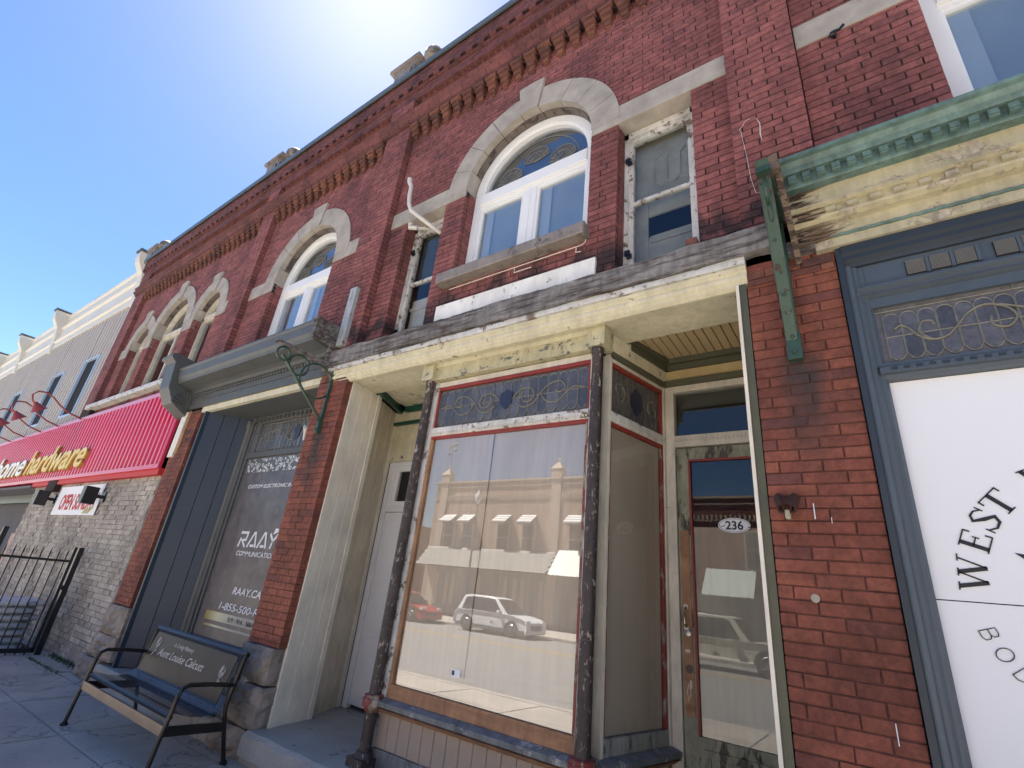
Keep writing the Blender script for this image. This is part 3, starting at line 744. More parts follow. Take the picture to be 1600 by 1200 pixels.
# side sashes
def side_sash(p, q, label, right):
    y = .235; b = B()
    b.box(p, p + .05, y, y + .1, 4.02, 5.81); b.box(q - .05, q, y, y + .1, 4.02, 5.81); b.box(p, q, y, y + .1, 5.74, 5.81)
    f = b.build('window_frame', 'white_peel', bld, label=label)
    c = B(); c.box(p + .05, p + .09, y + .02, y + .08, 4.02, 5.74); c.box(q - .09, q - .05, y + .02, y + .08, 4.02, 5.74); c.box(p + .09, q - .09, y + .02, y + .08, 5.69, 5.74); c.box(p + .09, q - .09, y + .03, y + .07, 4.93, 4.965)
    c.build('sash', 'white_peel', f)
    B().box(p + .09, q - .09, y + .05, y + .055, 4.02, 4.93).build('glass_pane', 'glass_door', f); B().box(p + .09, q - .09, y + .05, y + .055, 4.965, 5.69).build('glass_pane', 'glass_door', f)
    h = B()
    for z in ((5.42, 4.35) if right else (5.40, 4.25)): h.box(p + .03, p + .075, y - .025, y, z, z + .05); h.box(p + .045, p + .09, y - .015, y, z - .03, z + .01)
    h.build('hinge', 'blackmetal', f)
    # old inner boards and panelling seen through the pane
    if right:
        i = B(); i.box(p + .06, q - .04, .40, .42, 4.86, 5.80); i.box(p + .06, q - .04, .40, .42, 4.02, 4.62); i.box(p + .06, p + .18, .39, .40, 4.02, 5.2)
        i.box(p + .2, q - .1, .385, .4, 4.55, 4.62); i.box(p + .24, q - .14, .39, .4, 4.1, 4.5)
        for k in range(3):
            cxk = p + .24 + .12 * k; tubexz(i, [(cxk, 5.22), (cxk, 5.5), (cxk + .06, 5.56), (cxk + .12, 5.5), (cxk + .12, 5.22), (cxk + .06, 5.17), (cxk, 5.22)], .395, .012, 4)
        i.build('inner_panel', 'interior_grey', f)
    else:
        i = B(); i.box(p + .06, q - .04, .36, .38, 4.98, 5.80); i.box(p + .06, q - .04, .36, .38, 4.02, 4.36); i.build('inner_panel', 'dark_green_board', f)
        B().box(p + .06, q - .04, .385, .4, 4.36, 4.78).box(p + .06, q - .04, .355, .4, 4.62, 4.66).build('blind_or_fill', 'cream', f)
M['interior_grey'] = plain('grey_panelling', (.42, .40, .33, 1), .7, .2, 5, .002)
M['dark_green_board'] = peel('dark_mouldy_board', (.07, .085, .08, 1), (.2, .19, .15, 1), .36, 8, .7)
side_sash(sash[0][0], sash[0][1], 'narrow side window left of the central arch with a white pipe', False)
side_sash(sash[1][0], sash[1][1], 'narrow peeling side window right of the central arch', True)
# building body behind the front: floors, roof, back
b = B(); b.box(XL, XR, 1.25, 14, -.2, 8.3); b.box(XL, XR, .36, 14, 8.3, 8.5); b.box(XL, XR, .36, 1.25, 3.78, 3.98)
for x in (XL, -8.4, -4.9, -.2, XR - .1): b.box(x, x + .1, .37, 1.24, 3.985, 8.29)
for x in (-8.4, -.2): b.box(x, x + .1, .37, 1.24, -.1, 3.775)
b.build('body', 'interior', bld)
# stone pier bases
def rough_block(x0, x1, y0, y1, z0, z1, parent, seed, mat='rough_stone', name='base_stone', amp=.035):
    rnd = random.Random(seed); n = 7; vs = []; fs = []
    def P(u, v):
        e = min(u, 1 - u, v, 1 - v)
        d = amp * min(1, e * 5) * (1 + rnd.uniform(-.5, .8))
        return (x0 + (x1 - x0) * u + rnd.uniform(-.008, .008), y0 - d, z0 + (z1 - z0) * v + rnd.uniform(-.006, .006))
    for i in range(n + 1):
        for j in range(n + 1): vs.append(P(i / n, j / n))
    for i in range(n):
        for j in range(n): a = i * (n + 1) + j; fs.append((a, a + n + 1, a + n + 2, a + 1))
    o = len(vs); m0 = o
    for j in range(n + 1): vs.append((x1 + rnd.uniform(0, amp) * (0 < j < n), (y0 + y1) / 2, z0 + (z1 - z0) * j / n))
    for j in range(n + 1): vs.append((x1, y1, z0 + (z1 - z0) * j / n))
    for j in range(n):
        a = n * (n + 1) + j; fs.append((a, o + j, o + j + 1, a + 1)); fs.append((o + j, o + n + 1 + j, o + n + 2 + j, o + j + 1))
    o = len(vs)
    for i in range(n + 1): vs.append((x0 + (x1 - x0) * i / n, y1, z1))
    for i in range(n): fs.append((i * (n + 1) + n, (i + 1) * (n + 1) + n, o + i + 1, o + i))
    l = len(vs)
    for j in range(n + 1): vs.append((x0, y1, z0 + (z1 - z0) * j / n))
    for j in range(n): fs.append((j + 1, l + j + 1, l + j, j))
    fs.append((n * (n + 1) + n, n * (n + 1) + n, o + n)) if False else None
    return B().add(vs, fs).build(name, mat, parent)
rough_block(-5.14, -4.61, -.035, .10, .62, .915, bld, 1); rough_block(-5.16, -4.60, -.05, .10, .29, .61, bld, 2); rough_block(-5.28, -4.64, -.07, .2, .03, .28, bld, 3)
rough_block(-8.78, -8.08, -.02, .3, .56, .91, bld, 4); rough_block(-8.85, -8.08, -.03, .3, .28, .55, bld, 5); rough_block(-9.02, -8.30, -.06, .3, .0, .27, bld, 6)
# make the brick objects: the ones that show largest singly, the rest joined
def emit(blist, parent, limit, single='brick', joined='brick_field'):
    sc_ = []
    for i, q in enumerate(blist):
        c = ((q[0] + q[1]) / 2, q[2], (q[4] + q[5]) / 2); p = project(c); s = 0
        if p and 0 < p[0] < 1600 and 0 < p[1] < 1200:
            p1 = project((q[0], q[2], q[4])); p2 = project((q[1], q[2], q[5]))
            if p1 and p2: s = abs((p1[0] - p2[0])) * (q[5] - q[4]) / p[2]
        sc_.append((s, i))
    sc_.sort(reverse=True); top = {i for s, i in sc_[:limit]}
    cache = {}; rest = {}
    for i, q in enumerate(blist):
        if i in top:
            L = round(q[1] - q[0], 3); H = round(q[5] - q[4], 3); D = round(q[3] - q[2], 2); k = (L, H, D, q[6])
            if k not in cache: cache[k] = B().cbox(-L / 2, L / 2, 0, D, -H / 2, H / 2, .003).mesh(single, M[q[6]])
            o = bpy.data.objects.new(single, cache[k]); C.objects.link(o); o.parent = parent; o.location = ((q[0] + q[1]) / 2, q[2], (q[4] + q[5]) / 2)
        else:
            b = rest.setdefault(q[6], B()); b.box(q[0], q[1], q[2], q[3], q[4], q[5])
    # one joined mesh, several materials
    if rest:
        al = B(); mats = list(rest); idx = []
        for k, mm in enumerate(mats): al.add(rest[mm].v, rest[mm].f); idx += [k] * len(rest[mm].f)
        o = al.build(joined, M[mats[0]], parent, kind='stuff')
        for mm in mats[1:]: o.data.materials.append(M[mm])
        o.data.polygons.foreach_set('material_index', idx)
emit(bricks, bld, 300)
print('bricks', len(bricks), 'corbels', nc)

# ------------------------------------------------------------------ leaded glass panels
def leaded(mt, x0, x1, z0, z1, y, n, parent, pane_mat, scrolls, hexes, border=.0, edge='lg_clear'):
    """leaded light: rows of round-headed panes over pointed ones, scroll work and shields"""
    B(mt).box(x0, x1, y + .006, y + .010, z0, z1).build('backing_glass', edge, parent)
    zb0, zb1 = z0 + .01, z1 - .015 - border; w_ = (x1 - x0 - 2 * border) / n; zm = (zb0 + zb1) / 2
    came = B(mt)
    if border:
        tubexz(came, [(x0, z1 - border), (x1, z1 - border)], y, .003, 4); tubexz(came, [(x0 + border, z0), (x0 + border, z1)], y, .003, 4)
        for k in range(1, 6): xx = x0 + (x1 - x0) * k / 6; tubexz(came, [(xx, z1 - border), (xx, z1)], y, .003, 4)
    r = w_ * .47
    for i in range(n):
        cx = x0 + border + w_ * (i + .5); tl = random.uniform(-.002, .002)
        top = [(cx + r, zm + .003)] + arc(cx, zb1 - r * 1.1, r, 0, PI, 8) + [(cx - r, zm + .003)]
        bot = [(cx - r, zm - .003), (cx - r, zb0 + r * 1.0), (cx - r * .55, zb0 + r * .35), (cx, zb0), (cx + r * .55, zb0 + r * .35), (cx + r, zb0 + r * 1.0), (cx + r, zm - .003)]
        for pl in (top, bot):
            B(mt).prof_y(y + .001 + tl, y + .005 + tl, pl[::-1] if pl is top else pl[::-1]).build('glass_pane', pane_mat, parent)
            tubexz(came, pl, y, .0032, 4)
    tubexz(came, [(x0 + border, zm), (x1, zm)], y, .003, 4)
    for s in scrolls: tubexz(came, smooth(s[1]), y - .003, s[0], 6)
    came.build('lead_came', 'lead', parent, kind='stuff')
    for (cx, cz, r_) in hexes:
        pts = [(cx - r_ * .8, cz + r_ * .75), (cx - r_ * .3, cz + r_ * .85), (cx, cz + r_ * 1.15), (cx + r_ * .3, cz + r_ * .85), (cx + r_ * .8, cz + r_ * .75), (cx + r_ * .72, cz - r_ * .5), (cx, cz - r_ * 1.1), (cx - r_ * .72, cz - r_ * .5)]
        B(mt).prof_y(y - .008, y + .0, pts).build('shield_pane', 'lg_blue', parent)

# ------------------------------------------------------------------ shopfront 236
s236 = thing('shopfront', 'weathered cream shopfront with papered display bay between the white and the 236 doors', 'shopfront')
P_ = s236
# beam: irregular weathered timber
def beam(x0, x1, y0, y1, z0, z1, n, amp, name, mat, parent, seed=1):
    rnd = random.Random(seed); vs = []; fs = []; top = 0; bo = 0
    for i in range(n + 1):
        x = x0 + (x1 - x0) * i / n; top = .7 * top + rnd.uniform(-amp, amp) * .5; bo = .6 * bo + rnd.uniform(-amp, amp) * .6
        yy = rnd.uniform(-amp, amp) * .3
        vs += [(x, y0 + yy, z0 + bo), (x, y0 + yy - .004, (z0 + z1) / 2), (x, y0 + yy, z1 + top - .006), (x, y0 + .008, z1 + top), (x, y1, z1 + top), (x, y1, z0 + bo)]
    for i in range(n):
        for k in range(6): a = i * 6 + k; c = i * 6 + (k + 1) % 6; fs.append((a, a + 6, c + 6, c))
    fs += [tuple(range(6)), tuple(range(n * 6 + 5, n * 6 - 1, -1))]
    return B().add([v for v in vs], [f[::-1] for f in fs]).build(name, mat, parent)
beam(-5.02, -.2, -.07, YW, 3.83, 4.03, 60, .018, 'beam', 'wood_grey', P_)
beam(-4.98, -.42, -.05, .05, 3.765, 3.825, 60, .008, 'fascia_strip', 'white_peel', P_, 5)
B().prof_x(-4.86, -.42, [(.06, 3.765), (-.03, 3.765), (-.03, 3.735), (-.012, 3.725), (-.012, 3.705), (-.028, 3.695), (-.02, 3.67), (0, 3.655), (0, 3.64), (.03, 3.62), (.06, 3.62)]).build('cornice_moulding', 'yellow', P_)
YB = .20      # bay glazing plane
# soffit: flat border and T&G ceiling
B().box(-4.70, -.45, .06, .46, 3.64, 3.68).build('soffit_board', 'yellow', P_)
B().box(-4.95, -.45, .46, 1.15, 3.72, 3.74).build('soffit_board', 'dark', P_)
for (xa, xb, back) in ((-1.42, -.45, 0), (-4.75, -3.58, 1)):
    n = 14 if back == 0 else 13; w_ = (xb - xa) / n
    for i in range(n):
        B().prof_y(.47, 1.12, [(xa + i * w_ + .003, 3.72), (xa + i * w_ + .003, 3.704), (xa + i * w_ + .006, 3.70), (xa + (i + 1) * w_ - .006, 3.70), (xa + (i + 1) * w_ - .003, 3.704), (xa + (i + 1) * w_ - .003, 3.72)][::-1]).build('ceiling_board', 'ceiling_board' if not back else 'yellow', P_)
def seg_box(b, p, q, th, z0, z1, side=1):
    """wall piece from p to q (x,y), thickness to one side"""
    d = Vector((q[0] - p[0], q[1] - p[1])); d.normalize(); n = Vector((-d.y, d.x)) * th * side
    pts = [p, q, (q[0] + n.x, q[1] + n.y), (p[0] + n.x, p[1] + n.y)]
    if side < 0: pts = pts[::-1]
    b.prof_z(z0, z1, pts)
# bay side geometry
RA, RB = (-1.52, .27), (-1.335, 1.05); LA, LB = (-3.42, .27), (-3.605, 1.05)
b = B(); seg_box(b, (RA[0] + .06, .46), (RB[0] + .06, 1.05), .05, 3.60, 3.705, 1); seg_box(b, (RA[0] + .09, .46), (RB[0] + .09, 1.05), .05, 3.655, 3.705, 1)
b.box(-1.33, -.45, 1.02, 1.12, 3.60, 3.70).box(-1.33, -.45, .985, 1.03, 3.65, 3.704).build('ceiling_moulding', 'olive', P_)
b = B(); b.box(-4.75, -3.6, 1.04, 1.1, 3.63, 3.70); seg_box(b, (-4.60, .46), (-4.90, 1.1), .05, 3.63, 3.70, -1); b.build('ceiling_moulding', 'green', P_)
# back wall above doors
b = B(); b.box(-1.36, -.45, 1.05, 1.2, 3.46, 3.64); b.build('wall_panel', 'yellow_ochre', P_)
B().box(-1.34, -.45, 1.02, 1.1, 3.445, 3.50).build('moulding', 'olive', P_)
b = B(); b.box(-4.97, -3.55, 1.1, 1.2, 2.98, 3.66); b.build('wall_panel', 'yellow', P_); B().box(-4.95, -3.6, 1.06, 1.12, 3.46, 3.50).build('moulding', 'green', P_)
# frieze of the bay
def hboard(b, p, q, z0, z1, th, out): seg_box(b, p, q, th, z0, z1, out)
b = B(); b.box(-3.42, -1.52, YB - .06, YB + .05, 3.47, 3.66); b.build('frieze', 'yellow_peel', P_)
B().box(-3.44, -1.50, YB - .075, YB, 3.60, 3.66).build('moulding', 'yellow', P_)
b = B(); seg_box(b, (RA[0] + .02, RA[1]), (RB[0] + .02, RB[1]), .06, 3.47, 3.66, 1); b.build('frieze', 'yellow', P_, label='yellow frieze along the right cheek of the bay')
b = B(); seg_box(b, (LA[0] - .02, LA[1]), (LB[0] - .02, LB[1]), .06, 3.47, 3.66, -1); b.build('frieze', 'yellow', P_, label='yellow frieze along the left cheek of the bay')
for cx in (-3.40, -1.555): B().box(cx - .075, cx + .075, YB - .11, YB + .05, 3.465, 3.65).build('capital', 'yellow_peel', P_)
b = B(); seg_box(b, (RA[0] + .035, RA[1]), (RB[0] + .035, RB[1]), .06, 3.44, 3.48, 1); b.build('moulding', 'olive', P_)
# columns
for cx in (-3.39, -1.565):
    cy = YB - .05
    c = B(); c.lathe(cx, cy, [(.05, .72), (.047, .9), (.043, 3.1), (.04, 3.40), (.048, 3.41), (.05, 3.47)], 18)
    co = c.build('column', 'column', P_, smooth=True)
    B().lathe(cx, cy, [(.047, .64), (.07, .68), (.085, .69), (.088, .74), (.075, .75), (.078, .765), (.05, .775)], 18).build('collar', 'red_peel', co, smooth=True)
    c = B(); c.lathe(cx, cy, [(.05, .38), (.045, .45), (.048, .6), (.055, .65)], 18); c.box(cx - .09, cx + .09, cy - .09, cy + .09, .305, .36); c.lathe(cx, cy, [(.075, .36), (.06, .40)], 16)
    c.build('plinth', 'column', co, smooth=True)
# generic glazed wall of the bay in local coordinates: x along, y inward
def bay_wall(mt, L, front, dark=False):
    E = .10 if front else .05
    tr = lambda: B(mt)
    tr().box(0, L, .03, .08, .30, .66).build('bulkhead', 'taupe', P_)
    n = max(2, int(L / .115)); w_ = L / n
    for i in range(n): tr().cbox(i * w_ + .0015, (i + 1) * w_ - .0015, .012, .04, .42, .66, .005).build('bulkhead_board', 'taupe', P_)
    tr().box(0, L, -.005, .03, .305, .42).build('base_board', 'bluegrey_peel', P_)
    tr().prof_x(-.02, L + .02, [(.05, .66), (-.01, .66), (-.02, .685), (-.07, .70), (-.075, .735), (-.01, .755), (.05, .755)]).build('sill', 'bluegrey_peel', P_, bev=.003)
    tr().prof_x(-.01, L + .01, [(.02, .655), (-.02, .655), (-.045, .675), (-.07, .69), (-.02, .695), (.02, .695)]).build('sill_moulding', 'wood_bare', P_)
    tr().box(.03, L - .03, -.0, .05, .756, .85).build('bottom_rail', 'wood_bare' if front else 'sage_peel', P_)
    # stiles
    ml = 'white_peel' if front else 'cream_frame'
    tr().box(0, E * .6, -.01, .06, .757, 3.46).build('stile', ml, P_); tr().box(L - E * .6, L, -.01, .06, .757, 3.46).build('stile', 'white_peel' if front else 'cream_frame', P_)
    tr().box(E * .6, E * .6 + .03, .005, .05, .851, 2.87).build('stop', 'wood_bare' if front else 'red_peel', P_); tr().box(L - E * .6 - .03, L - E * .6, .005, .05, .851, 2.87).build('stop', 'red_peel', P_)
    tr().box(E * .6, L - E * .6, .004, .05, 2.872, 2.90).build('stop', 'red_trim', P_)
    tb = tr().cbox(E * .6, L - E * .6, -.012, .05, 2.90, 2.985, .008).build('transom_bar', 'white_peel', P_)
    d = B(mt); k = 0
    while E * .6 + .02 + k * .028 < L - E * .6 - .02: d.box(E * .6 + .02 + k * .028, E * .6 + .036 + k * .028, -.018, -.01, 2.915, 2.93); k += 1
    d.build('bead', 'cream_frame', tb, kind='stuff')
    tr().box(E * .6, L - E * .6, .0, .05, 3.41, 3.46).build('top_rail', 'cream_frame', P_)
    r = tr(); r.box(E * .6, L - E * .6, .003, .045, 3.375, 3.408); r.box(E * .6, E * .6 + .02, .006, .045, 2.99, 3.37); r.box(L - E * .6 - .025, L - E * .6, .006, .045, 2.99, 3.37); r.build('transom_stop', 'red_trim', P_)
    gx0, gx1 = E * .6 + .03, L - E * .6 - .03
    tr().box(gx0, gx1, .022, .027, .852, 2.872).build('glass_pane', 'glass_bay' if front else 'glass_door', P_)
    pp = tr()
    if front:
        mid = gx0 + (gx1 - gx0) * .44
        pp.add([(gx0, .037, .852), (mid - .01, .037, .852), (mid + .005, .037, 2.872), (gx0, .037, 2.872)], [(0, 1, 2, 3)]); pp.build('paper_sheet', 'paper', P_, label='left brown paper sheet behind the display glass')
        pp = tr(); pp.add([(mid - .03, .040, .852), (gx1, .040, .852), (gx1, .040, 2.872), (mid - .02, .040, 2.872)], [(0, 1, 2, 3)]); pp.build('paper_sheet', 'paper', P_, label='right brown paper sheet behind the display glass')
        s_ = B(mt); s_.tube([(mid - .011, .034, 1.0), (mid - .004, .034, 1.9), (mid + .005, .034, 2.87)], .003, 4); s_.build('paper_edge', 'dark', P_)
    else:
        pp.box(gx0, gx1, .036, .038, .852, 2.872).build('paper_sheet', 'paper_lightened', P_)
    return gx0, gx1
M['paper_lightened'] = plain('brown_paper_lightened', (.66, .53, .41, 1), .8, .12, 2, .006, bscale=3, stretch=(1, 1, .3))  # cheek paper, lightened in colour because little light reaches it
Lf = 1.79; mtF = Matrix.Translation((-3.37, YB, 0))
g0, g1 = bay_wall(mtF, Lf, True)
tag(B().box(-2.70, -2.61, YB + .018, YB + .0205, 1.00, 1.05).build('paper_label', 'paper_white'), 'small white printed label stuck low on the display glass', 'label')
B().box(-2.69, -2.665, YB + .0165, YB + .0178, 1.01, 1.04).build('print', 'navy_paint', bpy.data.objects['paper_label'])
xm = Lf * .5; zc = 3.17
S1 = []
for sg in (-1, 1):
    X = lambda q: xm + sg * q
    S1.append((.007, [(X(.07), zc), (X(.11), zc + .05), (X(.17), zc + .085)] + [(X(.23 + .065 * math.cos(t)), zc + .02 + .065 * math.sin(t)) for t in [1.6 - .45 * k for k in range(13)]]))
    S1.append((.007, [(X(.11), zc - .04), (X(.2), zc - .09), (X(.3), zc - .06), (X(.36), zc + .02), (X(.45), zc + .09), (X(.55), zc + .1), (X(.6), zc + .04), (X(.55), zc - .0), (X(.5), zc + .03)]))
    S1.append((.007, [(X(.36), zc + .02), (X(.42), zc - .06), (X(.52), zc - .08), (X(.6), zc - .02), (X(.68), zc + .03), (X(.78), zc + .01)]))
leaded(mtF, .082, Lf - .085, 2.99, 3.373, .02, 17, P_, 'lg_purple', S1, [(xm, zc + .01, .085)])
def mt_line(p, q):
    d = Vector((q[0] - p[0], q[1] - p[1], 0)); a = math.atan2(d.y, d.x); return Matrix.Translation((p[0], p[1], 0)) @ Matrix.Rotation(a, 4, 'Z'), d.length
mtR, LR = mt_line(RA, RB)
bay_wall(mtR, LR, False)
xm = LR * .5
sc2 = [(.007, scroll(xm - .24, zc + .03, .09, -1.2, .9)), (.007, scroll(xm + .24, zc - .0, .09, 1.6, .9)), (.003, [(.06, zc + .1), (xm - .1, zc + .02)]), (.003, [(LR - .06, zc - .1), (xm + .1, zc)])]
B(mtR).box(.06, LR - .06, .026, .03, 2.99, 3.373).build('backing_glass', 'lg_side', P_)
cb = B(mtR)
for s_ in sc2: tubexz(cb, s_[1], .02, s_[0], 5)
for k in range(1, 9):
    xx = .06 + (LR - .12) * k / 9; tubexz(cb, [(xx, 2.99), (xx + .03, 3.08), (xx - .02, 3.28), (xx, 3.37)], .022, .003, 4)
cb.build('lead_came', 'lead', P_, kind='stuff')
B(mtR).prof_y(.012, .02, [(xm - .07, zc + .06), (xm, zc + .13), (xm + .075, zc + .07), (xm + .07, zc - .06), (xm, zc - .12), (xm - .07, zc - .05)]).build('shield_pane', 'lg_blue', P_)
mtL, LL = mt_line(LB, LA)
bay_wall(mtL, LL, False)
B(mtL).box(.06, LL - .06, .026, .03, 2.99, 3.373).build('backing_glass', 'lg_side', P_)
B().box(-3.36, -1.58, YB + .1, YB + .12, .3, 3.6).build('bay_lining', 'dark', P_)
# olive corner post between bay and door
B().box(-1.375, -1.335, 1.03, 1.10, .3, 3.46).build('corner_post', 'olive', P_)
# right door set
dr = B(); dr.box(-1.335, -1.255, 1.045, 1.14, .30, 3.445); dr.box(-.53, -.45, 1.045, 1.14, .30, 3.445); dr.box(-1.255, -.53, 1.045, 1.14, 3.385, 3.445)
dr.box(-1.255, -.53, 1.045, 1.14, 2.885, 2.985); dcas = dr.build('door_casing', 'cream_peel', P_, bev=.004) if 'cream_peel' in M else dr.build('door_casing', 'cream_frame', P_, bev=.004)
d = B(); k = 0
while -1.25 + k * .03 < -.54: d.box(-1.25 + k * .03, -1.232 + k * .03, 1.035, 1.046, 2.93, 2.955); k += 1
d.build('bead', 'cream_frame', dcas, kind='stuff')
B().box(-1.25, -.53, 1.09, 1.095, 2.985, 3.385).build('transom_glass', 'glass_door', P_); B().box(-1.25, -.53, 1.13, 1.14, 2.98, 3.39).build('transom_backing', 'dark', P_)
door = B(); door.box(-1.25, -1.155, 1.07, 1.115, .34, 2.875); door.box(-.63, -.535, 1.07, 1.115, .34, 2.875); door.box(-1.155, -.63, 1.07, 1.115, 2.775, 2.875); door.box(-1.155, -.63, 1.07, 1.115, .34, .845)
dd = door.build('door', 'olive_peel', P_, label='peeling olive door with tall papered glass')
B().box(-1.237, -1.17, 1.062, 1.07, .95, 2.2).build('door_patch', 'wood_bare', dd, label='strip of bare wood beside the locks')
b = B(); b.box(-1.155, -1.14, 1.06, 1.1, .845, 2.775); b.box(-.645, -.63, 1.06, 1.1, .845, 2.775); b.box(-1.14, -.645, 1.06, 1.1, 2.76, 2.775); b.build('glazing_bead', 'red_trim', dd)
B().box(-1.14, -.645, 1.085, 1.09, .845, 2.76).build('glass_pane', 'glass_door', dd)
B().box(-1.14, -.645, 1.10, 1.104, .845, 2.235).build('paper_sheet', 'paper', dd); B().box(-1.14, -.645, 1.118, 1.122, 2.235, 2.77).build('backing', 'dark', dd)
b = B(); b.box(-1.10, -.70, 1.058, 1.072, .42, .46); b.box(-1.10, -.70, 1.058, 1.072, .74, .78); b.box(-1.12, -1.08, 1.06, 1.072, .42, .78); b.box(-.7, -.66, 1.06, 1.072, .42, .78); b.build('panel_moulding', 'olive_peel', dd)
b = B(); b.lathe(0, 0, [(.026, 0), (.024, .012), (.012, .016)], 16)
lk = b.build('lock', 'steel', dd, smooth=True); lk.matrix_world = Matrix.Translation((-1.203, 1.062, 1.47)) @ Matrix.Rotation(PI / 2, 4, 'X')
b = B(); b.tube([(-1.21, 1.06, 1.51), (-1.21, 1.02, 1.535), (-1.21, 1.015, 1.58), (-1.21, 1.02, 1.62), (-1.21, 1.06, 1.645)], .008, 8); b.box(-1.225, -1.195, 1.055, 1.062, 1.635, 1.665); b.box(-1.225, -1.195, 1.055, 1.062, 1.49, 1.515); b.build('door_pull', 'steel', dd)
b = B(); b.lathe(0, 0, [(.028, 0), (.028, .003)], 16); hk = b.build('lock_hole', 'blackmetal', dd); hk.matrix_world = Matrix.Translation((-1.2, 1.061, 1.24)) @ Matrix.Rotation(PI / 2, 4, 'X')
b = B(); b.tube([(-1.205, 1.061, 1.15), (-1.22, 1.06, 1.10), (-1.21, 1.06, 1.04), (-1.195, 1.06, 1.08), (-1.2, 1.061, 1.14)], .004, 5); b.box(-1.2, -1.185, 1.058, 1.062, 1.12, 1.17); b.box(-1.225, -1.19, 1.059, 1.062, 1.345, 1.365); b.build('lock_scar', 'cream_frame', dd)
# number sticker
st = thing('house_number', 'white oval sticker reading 236 on the door glass', 'number sign')
pts = [(-.835 + .115 * math.cos(2 * PI * k / 28), 2.25 + .055 * math.sin(2 * PI * k / 28)) for k in range(28)]
B().prof_y(1.079, 1.083, pts).build('plate', 'paper_white', st)
ring = B(); tubexz(ring, [(-.835 + .106 * math.cos(2 * PI * k / 28), 2.25 + .048 * math.sin(2 * PI * k / 28)) for k in range(29)], 1.079, .0015, 4)
ring.tube([(-.945, 1.078, 2.26), (-.935, 1.078, 2.235), (-.90, 1.078, 2.25)], .003, 4); ring.tube([(-.735, 1.078, 2.215), (-.715, 1.078, 2.225), (-.72, 1.078, 2.24), (-.74, 1.078, 2.235)], .003, 4); ring.build('outline', 'black_print', st)
text('236', 'black_print', (-.897, 1.078, 2.22), .088, .001, 0, st, 'number', width=.125, bold=.002)
# olive board and cream strip at the right brick pier
B().box(-.474, -.432, .0, 1.2, .28, 3.64).build('corner_board', 'olive', P_); B().box(-.495, -.476, -.012, .05, .25, 3.635).build('corner_strip', 'cream', P_)
# cream tongue-and-groove cheeks at the left
def boards(p, q, n, z0, z1, mat, nudge=0):
    mt, L = mt_line(p, q); w_ = L / n
    for i in range(n): B(mt).prof_z(z0, z1, [(i * w_ + .002, .006), (i * w_ + .006, 0), ((i + 1) * w_ - .006, 0), ((i + 1) * w_ - .002, .006), ((i + 1) * w_ - .002, .03), (i * w_ + .002, .03)]).build('board', mat, P_)
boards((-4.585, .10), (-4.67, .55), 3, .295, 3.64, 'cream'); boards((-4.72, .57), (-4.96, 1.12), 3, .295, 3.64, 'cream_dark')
b = B(); seg_box(b, (-4.575, .085), (-4.58, .125), .03, .30, 3.66, 1); seg_box(b, (-4.655, .53), (-4.665, .585), .04, .30, 3.65, 1); seg_box(b, (-4.93, 1.07), (-4.94, 1.13), .03, .3, 3.64, 1); b.build('corner_trim', 'cream', P_)
b = B(); seg_box(b, (-4.6, .12), (-4.98, 1.15), .05, .30, 3.7, 1); b.build('cheek_backing', 'dark', P_)
# white door on the left
wd = B(); wd.box(-4.93, -4.86, 1.13, 1.2, .30, 2.98); wd.box(-4.86, -3.6, 1.13, 1.2, 2.36, 2.42); wd.box(-4.86, -3.6, 1.13, 1.2, 2.93, 2.98); wd.box(-4.05, -3.98, 1.13, 1.2, .30, 2.36)
wd.box(-4.86, -4.80, 1.14, 1.2, 2.42, 2.93); wd.build('door_frame', 'vinyl', P_, bev=.004)
b = B(); b.box(-4.80, -4.74, 1.15, 1.19, 2.42, 2.93); b.box(-4.74, -3.7, 1.15, 1.19, 2.42, 2.49); b.box(-4.74, -3.7, 1.15, 1.19, 2.86, 2.93); b.build('transom_sash', 'vinyl', P_)
B().box(-4.74, -3.7, 1.168, 1.172, 2.49, 2.86).build('transom_glass', 'glass_door', P_); B().box(-4.8, -3.7, 1.19, 1.2, 2.4, 2.9).build('transom_backing', 'dark', P_)
wdd = B().box(-4.855, -4.055, 1.155, 1.195, .34, 2.355).build('door', 'vinyl', P_, label='white panelled door in the left recess')
for (p, q) in ((-4.78, -4.5), (-4.42, -4.14)):
    for (u, v) in ((.45, 1.0), (1.1, 2.25)): B().box(p, q, 1.145, 1.155, u, v).build('panel', 'vinyl', wdd, bev=.006)
B().box(-4.86, -3.6, 1.145, 1.15, 3.04, 3.40).build('overlight_backing', 'lg_side', P_)
b = B(); b.box(-4.90, -4.80, 1.12, 1.16, 3.0, 3.44); b.box(-4.8, -3.6, 1.12, 1.16, 3.0, 3.05); b.box(-4.8, -3.6, 1.12, 1.16, 3.39, 3.44); b.build('overlight_frame', 'cream_dark', P_)
b = B()
for k in range(9): xx = -4.76 + k * .13; tubexz(b, [(xx, 3.06), (xx, 3.38)], 1.14, .004, 4); tubexz(b, arc(xx + .065, 3.3, .06, 0, PI, 6), 1.14, .004, 4)
b.build('lead_came', 'lead', P_, kind='stuff')
